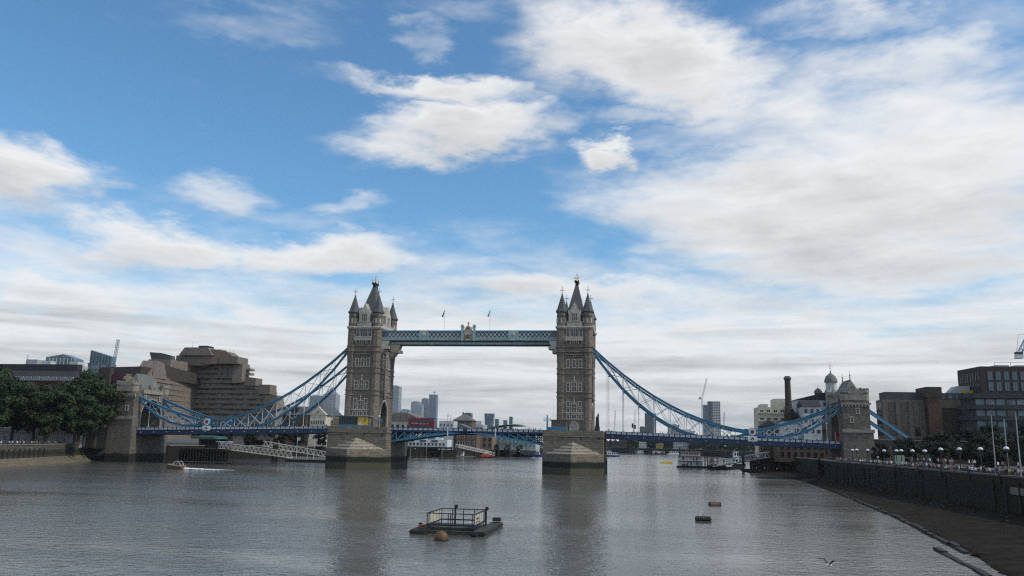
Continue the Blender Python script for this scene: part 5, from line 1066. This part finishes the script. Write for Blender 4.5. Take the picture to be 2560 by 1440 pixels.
# ================================================================ trees
leaf_m = None
def leaf_mat(n, c):
    m = bpy.data.materials.new(n); m.use_nodes = True; nt = m.node_tree; N = nt.nodes; L = nt.links; b = N['Principled BSDF']; b.inputs['Roughness'].default_value = .6; b.inputs['Specular IOR Level'].default_value = .2
    g = N.new('ShaderNodeNewGeometry'); t = N.new('ShaderNodeTexNoise'); t.inputs['Scale'].default_value = .45; t.inputs['Detail'].default_value = 5; L.new(g.outputs['Position'], t.inputs['Vector'])
    cr = N.new('ShaderNodeValToRGB'); L.new(t.outputs['Fac'], cr.inputs[0]); cr.color_ramp.elements[0].position = .32; cr.color_ramp.elements[1].position = .7
    cr.color_ramp.elements[0].color = (c[0]*.5,c[1]*.5,c[2]*.5,1); cr.color_ramp.elements[1].color = (c[0]*1.35,c[1]*1.3,c[2]*1.2,1); L.new(cr.outputs[0], b.inputs['Base Color'])
    return m
leafA = leaf_mat('plane_leaves',(.03,.05,.016)); leafB = leaf_mat('dark_leaves',(.014,.023,.009)); leafC = leaf_mat('fresh_leaves',(.055,.095,.028)); bark = mat('bark',(.055,.045,.034),.9,var=.35,scale=3,bump=.6)
def crown_mesh(seed, rx, ry, rz, nclump, nleaf, leaf, m):
    q = random.Random(seed); vs = []; fs = []
    cl = []
    for _ in range(nclump):
        while True:
            x, y, z = q.uniform(-1,1), q.uniform(-1,1), q.uniform(-1,1); d = x*x+y*y+z*z
            if .22 < d < 1: break
        s = 1.0 if z > -.2 else .85
        cl.append((x*rx*s, y*ry*s, z*rz, q.uniform(.16,.34)*(rx+ry+rz)/3))
    for cx, cy, cz, cr_ in cl:
        for _ in range(nleaf):
            v = Vector((q.gauss(0,1), q.gauss(0,1), q.gauss(0,1))).normalized(); r_ = cr_*(q.random()**.4)
            p = Vector((cx,cy,cz))+Vector((v.x,v.y,v.z*.8))*r_
            nrm = (v+Vector((q.uniform(-.7,.7),q.uniform(-.7,.7),q.uniform(-.3,.9)))).normalized(); a = nrm.orthogonal().normalized(); a = (a*math.cos(q.random()*6.3)+nrm.cross(a)*math.sin(q.random()*6.3)).normalized(); b = nrm.cross(a); s = leaf*q.uniform(.6,1.3); k = len(vs)
            vs += [p-a*s*.6, p+b*s*.38-nrm*s*.1, p+a*s*.6, p-b*s*.38-nrm*s*.1]; fs.append((k,k+1,k+2,k+3))
    me = bpy.data.meshes.new('crown'); me.from_pydata([tuple(v) for v in vs], [], fs); me.materials.append(m); me.update(); return me
def trunk_mesh(h, r, seed, spread):
    q = random.Random(seed); b = MB(); pts = [(0,0,-.4)]; 
    for i in range(1,5): pts.append((q.uniform(-.2,.2)*i*.4, q.uniform(-.2,.2)*i*.4, h*i/4))
    for i in range(4): b.cyl(pts[i], pts[i+1], r*(1-.13*i), r*(1-.13*(i+1)), 8)
    for k in range(6):
        a = k*1.05+q.random(); z = h*(.6+.08*k); e = (math.cos(a)*spread*.6, math.sin(a)*spread*.6, z+spread*.6); b.cyl((pts[3][0],pts[3][1],z), e, r*.38, r*.12, 6); b.cyl(e, (e[0]*1.5,e[1]*1.5,e[2]+spread*.35), r*.13, r*.04, 5)
    return b.mesh('trunk', [bark])
CR = [crown_mesh(11,6.6,6.6,6.8,52,210,.62,leafA), crown_mesh(12,6.8,6.2,6.2,52,210,.62,leafA), crown_mesh(13,6.2,6.6,7.4,52,210,.62,leafA)]; TR = [trunk_mesh(7.5,.5,k,5) for k in range(3)]
CD = [crown_mesh(21,5.6,5.6,4.6,42,190,.55,leafB), crown_mesh(22,5.0,5.6,5.2,42,190,.55,leafB)]; TD = [trunk_mesh(5,.35,9,4)]
CF = [crown_mesh(31,6,6,5,26,110,1.1,leafC), crown_mesh(32,6,6,4.6,26,110,1.1,leafA)]
def tree(name, label, loc, s, cm, tm_, cz, rz, group):
    r = thing(name, label, 'tree', loc, rz, group); r.scale = (s,s,s)
    if tm_: put('trunk', tm_, r)
    put('crown', cm, r, (0,0,cz)); return r
LT = [(-166,-50,1.1,0,'plane tree at the outer end of the promenade row, half out of view'),(-158,-56,1.05,2,'tall plane tree standing before the long pale pavilion'),(-162,-22,.92,1,'plane tree set back between pavilion and gabled kiosk'),(-150,-40,.86,0,'plane tree with forked trunk in front of the gabled kiosk'),(-153,-18,1.15,2,'broad plane tree right of the gabled kiosk'),(-143.5,-27,.78,1,'low drooping plane tree leaning over the river wall'),(-148.5,-14,1.12,0,'dense plane tree crowding the left bridge abutment'),(-172,-30,1.0,1,'plane tree behind the outermost pair of the promenade row'),(-184,-30,1.15,2,'plane tree by the grey stone lodge'),(-158,-36,.95,1,'plane tree filling the gap above the long pale pavilion'),(-147,-28,.9,2,'plane tree with low crown between gabled kiosk and abutment')]
for i,(x,y,s,k,lb) in enumerate(LT): tree('plane_tree', lb, (x,y,6.2), s*1.38, CR[k], TR[k], 10.6, i*1.3, 'plane trees along the promenade')
RT = [(161,-22,.8),(169,-26,.9),(150,-24,.55),(178,-20,1.05),(186,-24,1.0),(195,-16,1.25),(204,-26,1.45),(214,-30,1.5),(174,-50,.7),(190,-58,.8),(160,-58,.55)]
RL = ['small dark tree at the foot of the blue tie girders','dark round tree just behind the tie girder ends','low dark shrub tree against the approach wall','dark tree in front of the rust brick stair tower','dark tree before the plain brick hall','dark tree hiding the lower banded apartments','tall dark tree behind the middle flagpole','tallest dark tree beyond the last flagpole','dark tree overhanging the promenade crowd, left of two','dark tree overhanging the promenade crowd, below the apartments','squat dark tree behind the pale green kiosk']
for i,((x,y,s),lb) in enumerate(zip(RT,RL)): tree('promenade_tree', lb, (x,y,6.7), s, CD[i%2], TD[0], 7.4, i*.9, 'dark trees behind the promenade')
r9 = random.Random(5)
for i in range(30):
    t = i/29; x = 44+t*150; y = 800-max(0,t-.55)*600+r9.uniform(-8,8)
    tree('far_shore_tree','green tree in the belt along the far south shore',(x,y,6.5),r9.uniform(1.3,2.0),CF[i%2],None,3.4,r9.uniform(0,6),'trees along the far shore')
for i in range(7): tree('wharf_tree','dark tree under the north span behind the cafe and landing stage',(-136+i*7.5+r9.uniform(-2,2),66+i*13,6.0),r9.uniform(.75,1.0),CD[i%2],TD[0],6.2,r9.uniform(0,6),'trees under the north span')
for i in range(4): tree('quay_bush','green bush along the far quay below the balconied apartments',(-52+i*9,300+r9.uniform(-3,3),6.2),.5,CF[i%2],None,1.6,i,'bushes on the far quay')
# far south shore houses
r = building('zigzag_wharf','long dark wharf with a pink zigzag roof edge on the far shore',rect(14,786,46,800),0,14.6,brick_dark)
for i in range(5): part(r,'gable',MB().prism([(15+i*6.2,14.6),(21.2+i*6.2,14.6),(18.1+i*6.2,17.6)],'y',785,800),brick_red2)
r = building('cream_house','isolated cream cube house with scattered small windows on the far shore',rect(61,790,71,800),0,15.2,cream); facade(r,wmesh(1.0,1.2,cream,glass,0),(61,790),(71,790),[12.2,8.0,4.0],3,skip=lambda i,z:(i+int(z))%3==1)
r = building('yellow_house','yellow fronted house between trees on the far shore',rect(83,780,92,792),0,11.6,yellow); part(r,'roof',MB().prism([(779,11.6),(793,11.6),(786,13.8)],'x',82.6,92.4),brick_brown); facade(r,wmesh(1.1,1.4,cream,glass,0),(83,780),(92,780),[8,4],3)
r = building('grey_mill','grey stone mill with small pediment on the far shore',rect(105,770,124,784),0,17.5,ltgrey); part(r,'pediment',MB().prism([(111,17.5),(117,17.5),(114,20)],'y',769.5,776),white); facade(r,wmesh(1.0,1.6,white,glass,0),(105,770),(124,770),[13,9,5],7)
r = building('brown_mill','tall brown brick mill beside the grey one',rect(124.5,768,136,784),0,19.5,brick_dark); facade(r,wmesh(1.0,1.6,brick_brown,glass,0),(124.5,768),(136,768),[15.5,11.5,7.5],4)
r = building('red_terrace','red brick terrace with cream bands at the right end of the far shore',rect(166,440,196,456),0,14.5,brick_red); 
for z in (6.5,10.5): part(r,'band',MB().box((165.8,439.8,z),(196.2,440,z+.6)),cream)
facade(r,wmesh(1.2,1.7,cream,glass,0),(166,440),(196,440),[11.4,7.4],8)
# ================================================================ people
def person_mesh(pose):
    J = {'hip':(0,0,.94,.155),'waist':(0,-.01,1.1,.14),'chest':(0,0,1.32,.165),'neck':(0,0,1.5,.065),'head':(0,-.03,1.6,.1),'crown':(0,-.02,1.72,.095)}
    lean = .22 if pose == 'lean' else 0.0
    for k in ('chest','neck','head','crown'): J[k] = (J[k][0], J[k][1]-lean*(J[k][2]-1.0), J[k][2], J[k][3])
    st = .2 if pose == 'walk' else .03
    for s, n in ((-1,'l'),(1,'r')):
        J['hipj'+n] = (s*.1,0,.88,.1); J['knee'+n] = (s*.11,-st*s*.8-.02,.5,.07); J['ank'+n] = (s*.11,-st*s*1.1+.03,.09,.05); J['toe'+n] = (s*.13,-st*s*1.1-.13,.05,.045)
        c = J['chest']; J['sh'+n] = (s*.2,c[1],c[2]+.08,.07)
        if pose == 'lean': el, ha = (s*.28,c[1]-.16,1.16), (s*.2,c[1]-.4,1.1)
        elif pose == 'raise' and s > 0: el, ha = (s*.32,c[1]-.12,1.45), (s*.22,c[1]-.25,1.72)
        elif pose == 'walk': el, ha = (s*.27,c[1]+.1*s,1.13), (s*.27,c[1]-.12+.2*s,.92)
        else: el, ha = (s*.27,c[1]+.03,1.12), (s*.26,c[1]-.08,.88)
        J['el'+n] = (*el,.05); J['ha'+n] = (*ha,.042)
    E = [('hip','waist'),('waist','chest'),('chest','neck'),('neck','head'),('head','crown')]
    for n in 'lr': E += [('hip','hipj'+n),('hipj'+n,'knee'+n),('knee'+n,'ank'+n),('ank'+n,'toe'+n),('chest','sh'+n),('sh'+n,'el'+n),('el'+n,'ha'+n)]
    ks = list(J); me = bpy.data.meshes.new('p'); me.from_pydata([J[k][:3] for k in ks], [(ks.index(a),ks.index(b)) for a,b in E], [])
    ob = bpy.data.objects.new('p', me); COL.objects.link(ob); md = ob.modifiers.new('s','SKIN')
    for i,k in enumerate(ks):
        sv_ = me.skin_vertices[0].data[i]; r_ = J[k][3]; sv_.radius = (r_*(1.25 if k in ('chest','waist','hip') else 1), r_*(.85 if k in ('chest','waist','hip') else 1)); sv_.use_root = (k=='hip')
    ob.modifiers.new('d','SUBSURF').levels = 1
    dg = bpy.context.evaluated_depsgraph_get(); ev = ob.evaluated_get(dg); out = bpy.data.meshes.new_from_object(ev); bpy.data.objects.remove(ob); out.name = 'person'
    hx, hy, hz = J['head'][:3]
    for m in (skin_m, hair_m, tops[0], trous[0], iron): out.materials.append(m)
    for p in out.polygons:
        c = p.center; z = c.z; arm = abs(c.x) > .235
        p.use_smooth = True
        if z > 1.5: p.material_index = 1 if (z > 1.68 or c.y > hy+.03) else 0
        elif arm and z < 1.13 and pose != 'lean' : p.material_index = 0
        elif z > .98: p.material_index = 2
        elif z > .1: p.material_index = 3
        else: p.material_index = 4
    return out
hair_m = mat('hair',(.03,.022,.016),.7); TC = {'white':(.7,.7,.68),'black':(.02,.02,.022),'navy':(.03,.045,.11),'grey':(.22,.22,.23),'red':(.4,.05,.06),'pink':(.55,.2,.25),'tan':(.42,.3,.18),'pale blue':(.3,.42,.55)}
tops = [mat('cloth_'+k.replace(' ','_'),c,.9,var=.1) for k,c in TC.items()]; TN = list(TC); trous = [mat('trousers_'+str(i),c,.9,var=.1) for i,c in enumerate(((.025,.03,.05),(.03,.03,.03),(.2,.17,.13),(.07,.09,.14)))]
hiviz = mat('hi_vis_yellow',(.5,.7,.05),.8,var=.05)
PM = [person_mesh(p) for p in ('stand','walk','lean','raise')]
def person(loc, rz, pose, ti, label, group, tri=None, s=1.0, topm=None):
    o = put('person', PM[pose], None, loc, (0,0,rz), s); tag(o, label, 'person', group)
    o.material_slots[2].link = 'OBJECT'; o.material_slots[2].material = topm or tops[ti]; o.material_slots[3].link = 'OBJECT'; o.material_slots[3].material = trous[rng.randrange(4) if tri is None else tri]
    return o
W = [.22,.2,.14,.14,.06,.07,.1,.07]
def pick(): return rng.choices(range(8), W)[0]
PL = ['standing','walking','leaning forward','raising an arm']
for i in range(150):
    y = -35-(i/150)**1.0*150+rng.uniform(-3,3); x = 125.2+abs(rng.gauss(0,2.6)) if i % 5 else 125.0; po = rng.choice((0,0,1,2,3)); ti = pick()
    if x < 125.4: po = 2
    person((x,y,6.7), rng.choice((PI/2,-PI/2,rng.uniform(0,6.3))) if po != 2 else -PI/2, po, ti, 'person in a %s top %s in the promenade crowd' % (TN[ti], PL[po]), 'crowd on the promenade', s=rng.uniform(.92,1.06))
person((125.1,-164.5,6.7), -PI/2, 0, 0, 'person in a bright yellow high visibility vest at the promenade wall', None, topm=hiviz)
# raised terrace where part of the crowd sits higher
for i in range(16):
    tree('promenade_shrub_tree','leafy dark tree in the close row behind the promenade crowd',(141+(i%3)*3.5,-172+i*9.5,6.7),.62+.12*(i%3),CD[i%2],TD[0],5.2,i*1.7,'close row of trees behind the promenade')
tr = building('terrace','low stone terrace behind the promenade crowd',rect(131.5,-180,150,-40),6.7,7.6,ground_m,'terrace')
for i in range(45):
    ti = pick(); po = rng.choice((0,1,0)); person((rng.uniform(132,136),rng.uniform(-175,-60),7.6), rng.uniform(0,6.3), po, ti, 'person in a %s top %s on the low terrace' % (TN[ti], PL[po]), 'people on the terrace')
for i in range(120):
    s_ = rng.choice((-1,1)); x = s_*rng.uniform(53,133) if i > 26 else rng.uniform(8,29); ti = rng.choices(range(8),[.1,.4,.2,.15,.03,.02,.06,.04])[0]; po = rng.choice((0,1,1)); lbx = 'suspended footway' if abs(x) > 52 else 'raising bridge leaf'
    person((x,-7.9+rng.uniform(0,1.2),zroad(x)), rng.choice((PI/2,-PI/2)), po, ti, 'person in a %s top %s on the %s' % (TN[ti], PL[po], lbx), 'people crossing the bridge')
for i in range(34):
    L_ = i % 2; x = rng.uniform(-51,-47.5) if (L_ and i % 4 == 1) else rng.uniform(-34,-29.2) if L_ else rng.uniform(38.5,51); ti = pick(); po = rng.choice((0,1,2))
    person((x,-13.6+rng.uniform(0,1.6),14.0), rng.choice((PI/2,-PI/2,0,PI)), po, ti, 'person in a %s top %s on the %s pier' % (TN[ti], PL[po], 'north stone' if L_ else 'south stone'), 'people on the bridge piers')
for i in range(26):
    ti = pick(); t = rng.random(); person((-136-16*t+rng.uniform(-2.5,-1.2),-80+55*t,6.2), rng.uniform(0,6.3), rng.choice((0,1)), ti, 'person in a %s top on the promenade under the plane trees' % TN[ti], 'people under the plane trees')
for i in range(6):
    ti = pick(); person((113+i*2.6+rng.uniform(-.8,.8),66+rng.uniform(-3,3),.85), rng.uniform(0,6.3), i%2, ti, 'person in a %s top on the muddy quay apron' % TN[ti], 'people on the quay apron')
for x,y in ((-.9,.3),(-.9,-.35),(1.2,.3),(1.5,-.3),(2.0,.1)):
    ti = pick(); person((-85.5-x,-60-y,.55), PI, 0, ti, 'person in a %s top aboard the orange speedboat' % TN[ti], 'passengers on the speedboat', s=.72)
# ================================================================ street furniture and vehicles
globe = mat('lamp_glass',(.72,.73,.74),.25,var=.05); 
ZL = [10.3,10.42,10.42,10.35,10.44,10.5,10.5,10.53,11.0,11.1,11.2,11.35]; YL = [-52,-57,-69,-85,-95.5,-99.4,-108,-116.5,-126.6,-137,-147.4,-158.5]
lamp_p = MB(); lamp_p.lathe((0,0,0),[(.22,0),(.24,.25),(.14,.5),(.1,.7),(.085,3.2),(.13,3.25),(.13,3.4)],10); pole_me = lamp_p.mesh('post',[iron]); bowl = MB().lathe((0,0,0),[(.06,-.02),(.34,.12),(.46,.32),(.47,.4)],16).mesh('lower_bowl',[grey_clad],True); dome = MB().lathe((0,0,.4),[(.47,0),(.43,.16),(.3,.34),(.14,.43),(.01,.45)],16).mesh('dome',[globe],True)
for i,(y,z) in enumerate(zip(YL,ZL)):
    if i < 3: lb = 'globe promenade lamp against the foot of the stone abutment'
    elif i < 8: lb = 'globe promenade lamp before the dark trees and kiosk, smaller than those by the flagpoles'
    else: lb = 'large globe promenade lamp near the flagpoles'
    r = thing('promenade_lamp',lb,'lamp',(127.5,y,6.7),0,'globe lamps along the promenade'); s = (z+.25-6.7)/3.85; put('post',pole_me,r,scale=(s,s,s)); put('lower_bowl',bowl,r,(0,0,3.4*s),scale=1.08); put('dome',dome,r,(0,0,3.4*s),scale=1.08)
for i,(y,h) in enumerate(((-147,10.9),(-152.4,9.9),(-157.3,10.9))):
    r = thing('flagpole',('bare grey flagpole rising past the banded apartments','bare grey flagpole between its two neighbours behind the promenade','bare grey flagpole in front of the tallest dark tree')[i],'flagpole',(130,y,6.7)); put('pole',MB().cyl((0,0,0),(0,0,h),.12,.07,8),r,mats=[ltgrey]); put('base',MB().box((-.3,-.3,0),(.3,.3,.3)),r,mats=[coping_m]); put('cap',MB().lathe((0,0,h),[(.05,0),(.11,.1),(.02,.2)],8),r,mats=[ltgrey])
kg = mat('kiosk_green',(.42,.5,.33),.6)
r = thing('food_truck','pale green food truck with serving hatch among the promenade crowd','truck',(131.5,-84,6.7),PI/2-.25); put('body',MB().frustum((-3,-1.1,2.2,1.1),(-2.9,-1.05,2.1,1.05),.5,2.9),r,mats=[kg]); put('cab',MB().frustum((2.2,-1.05,3.6,1.05),(2.2,-.95,2.9,.95),.5,2.3),r,mats=[kg]); put('hatch',MB().box((-2.2,-1.14,1.3),(1.2,-1.06,2.3)),r,mats=[glass]); put('awning',MB().prism([(-1.1,2.45),(-2.2,2.15),(-2.2,2.2),(-1.1,2.55)],'x',-2.4,1.4),r,mats=[kg]); put('windscreen',MB().box((3.0,-.85,1.5),(3.35,.85,2.15)),r,mats=[glass])
for x in (-1.9,2.4):
    for s in (-1,1): put('wheel',MB().cyl((x,s*.95,.42),(x,s*1.12,.42),.42,.42,14),r,mats=[iron])
# red double deck bus on the bascule
r = thing('double_decker_bus','red double decker tour bus crossing the raising bridge leaf','bus',(-18.4,-2.6,14.62)); L_ = 5.2
b = MB(); b.prism([(-L_,.5),(L_,.5),(L_,2.4),(L_-.15,3.6),(L_-.55,4.45),(-L_+.25,4.5),(-L_,4.2)],'y',-1.25,1.25); put('body',b,r,mats=[red])
wb = MB().box((-.55,-.03,0),(.55,.03,.78)).mesh('window',[glass])
for i in range(7): put('window',wb,r,(-4.3+i*1.28,-1.26,3.25)); put('window',wb,r,(-4.3+i*1.28,-1.26,1.35))
put('livery_stripe',MB().box((-3.9,-1.275,2.6),(-1.2,-1.255,2.8)).box((-.6,-1.275,2.3),(.2,-1.255,2.9),1).box((.7,-1.275,2.35),(1.5,-1.255,2.8),1).box((2.0,-1.275,2.4),(2.9,-1.255,2.75),1),r,mats=[white,pale_blue]); put('windscreen',MB().box((L_-.3,-1.1,3.0),(L_+.02,1.1,3.7)),r,mats=[curtain]); put('front_panel',MB().box((L_-.02,-1.2,.9),(L_+.04,1.2,2.8)),r,mats=[ltgrey])
for x in (-3.2,3.2):
    for s in (-1,1): put('wheel',MB().cyl((x,s*1.1,.5),(x,s*1.28,.5),.5,.5,14),r,mats=[iron])
boat_bus = thing('open_top_bus','blue topped tour coach behind the red bus','bus',(-19.5,4.5,14.62)); put('body',MB().prism([(-5,.5),(5,.5),(5,3),(4.7,4.95),(-4.9,5.0),(-5,3)],'y',-1.25,1.25),boat_bus,mats=[hull_blue]); put('stripe',MB().box((-4.2,-1.28,4.2),(3.6,-1.26,4.7)),boat_bus,mats=[pale_blue])
for x in (-3.2,3.2):
    for s in (-1,1): put('wheel',MB().cyl((x,s*1.1,.5),(x,s*1.28,.5),.5,.5,12),boat_bus,mats=[iron])
for x,y,m,lb,w_ in ((137.2,-2.5,red,'red double decker bus disappearing through the right abutment arch',4.4),): 
    r = thing('double_decker_bus',lb,'bus',(139.5,3.0,zroad(131.5))); put('body',MB().prism([(-4.6,.5),(4.6,.5),(4.6,4.1),(4.2,4.4),(-4.4,4.4),(-4.6,4.1)],'y',-1.25,1.25),r,mats=[m])
    for i in range(6): put('window',wb,r,(-3.6+i*1.3,-1.26,3.0))
# kiosks on the stone piers
r = thing('pier_pavilion','glazed pavilion with flat grey roof and blue base on the north pier','kiosk',(-41.2,-13,14.0)); put('base',MB().box((-6.6,-1.2,0),(5.6,1.4,2.2)),r,mats=[blue]); put('glazing',MB().box((-6.4,-1.1,2.2),(.2,1.3,5.2)),r,mats=[teal_d]); put('roof',MB().box((-8.4,-1.7,5.2),(5.9,1.9,5.55)),r,mats=[ltgrey_d])
for i in range(7): put('glazing_post',MB().box((-6.45+i*1.1,-1.2,2.2),(-6.33+i*1.1,-1.06,5.2)),r,mats=[iron])
put('ticket_room',MB().box((.2,-.9,2.2),(5.4,1.3,5.2)),r,mats=[stone])
bn = MB(); bn.box((1.0,-1.35,1.9),(5.0,-1.25,5.0)); bn.box((1.05,-1.37,1.9),(3.0,-1.351,2.8),1); bn.box((1.6,-1.37,2.8),(2.6,-1.351,3.3),1)
for z in (4.3,3.9,3.5,3.1): bn.box((3.55,-1.37,z),(3.95,-1.351,z+.26),2)
for z in (4.5,3.7): bn.box((3.72,-1.372,z-.2),(3.8,-1.353,z+.2),2)
put('banner',bn,r,mats=[yellow_b,cream,brick_dark])
def beacon(x, y, z, lb):
    r = thing('signal_mast',lb,'mast',(x,y,z)); put('post',MB().cyl((0,0,0),(0,0,5.2),.28,.22,8),r,mats=[blue]); put('gallery',MB().box((-1.2,-1.0,3.3),(1.2,1.0,3.45)),r,mats=[blue])
    for z_ in (3.9,4.4): put('gallery_rail',MB().bar((-1.2,-1,z_),(1.2,-1,z_),.07,.07).bar((-1.2,1,z_),(1.2,1,z_),.07,.07).bar((-1.2,-1,z_),(-1.2,1,z_),.07,.07).bar((1.2,-1,z_),(1.2,1,z_),.07,.07),r,mats=[blue])
    for a,c in ((-1.2,-1),(1.2,-1),(-1.2,1),(1.2,1)): put('rail_post',MB().bar((a,c,3.4),(a,c,4.45),.07,.07),r,mats=[blue])
    put('lamp',MB().lathe((0,0,5.2),[(.2,0),(.3,.15),(.3,.5),(.1,.7)],8),r,mats=[globe]); return r
beacon(-32.6,-12.6,14.0,'blue signal mast with railed gallery beside the yellow banner'); beacon(31.4,-13.2,15.4,'blue signal mast with railed gallery beside the south control cabin')
r = thing('control_cabin','brown control cabin with blue base and dark windows on the south pier','cabin',(36.2,-13.2,14.0)); put('base',MB().box((-4.6,-1.3,0),(2.6,1.3,2.6)),r,mats=[blue]); put('cabin_wall',MB().box((-3.2,-1.2,2.6),(2.4,1.3,5.0)),r,mats=[stone]); put('roof',MB().box((-3.6,-1.6,5.0),(2.8,1.5,5.25)),r,mats=[grey_clad])
for i in range(4): put('window',MB().box((-2.95+i*1.35,-1.26,3.0),(-1.95+i*1.35,-1.18,4.6)),r,mats=[glass])
put('aerial',MB().cyl((-2.6,0,5.2),(-2.6,0,12.5),.05,.03,5),r,mats=[ltgrey])
r = thing('traffic_signal','black traffic signal standing on the south footway','signal',(62.5,-8.0,zroad(62.5))); put('post',MB().cyl((0,0,0),(0,0,2.6),.08,.08,6),r,mats=[iron]); put('head',MB().box((-.7,-.25,2.6),(.0,.2,4.2)),r,mats=[iron]); put('head',MB().box((.2,-.25,2.2),(.8,.2,3.7)),r,mats=[iron])
r = thing('memorial_buttress','dark bronze lamp buttress beside the south tower arch','lamp',(49.4,-9.5,14.0)); put('plinth',MB().frustum((-1.1,-1.2,1.1,1.2),(-.8,-.9,.8,.9),0,3.2),r,mats=[iron]); put('shaft',MB().frustum((-.7,-.8,.7,.8),(-.5,-.6,.5,.6),3.2,6.8),r,mats=[iron]); put('finial',MB().lathe((.3,0,6.8),[(.3,0),(.4,.4),(.1,1.2)],8),r,mats=[iron])
# ================================================================ air
hm_ = bpy.data.materials.new('haze'); hm_.use_nodes = True; nt = hm_.node_tree; nt.nodes.clear()
o_ = nt.nodes.new('ShaderNodeOutputMaterial'); v_ = nt.nodes.new('ShaderNodeVolumePrincipled'); v_.inputs['Color'].default_value = (.80, .88, .96, 1); v_.inputs['Density'].default_value = .00005; v_.inputs['Anisotropy'].default_value = .2
nt.links.new(v_.outputs[0], o_.inputs['Volume'])
hz_ = put('haze', MB().box((-9000,-2600,-4),(9000,9000,340)), mats=[hm_]); hz_['kind'] = 'stuff'; hz_['label'] = 'thin pale haze filling the air over the river'
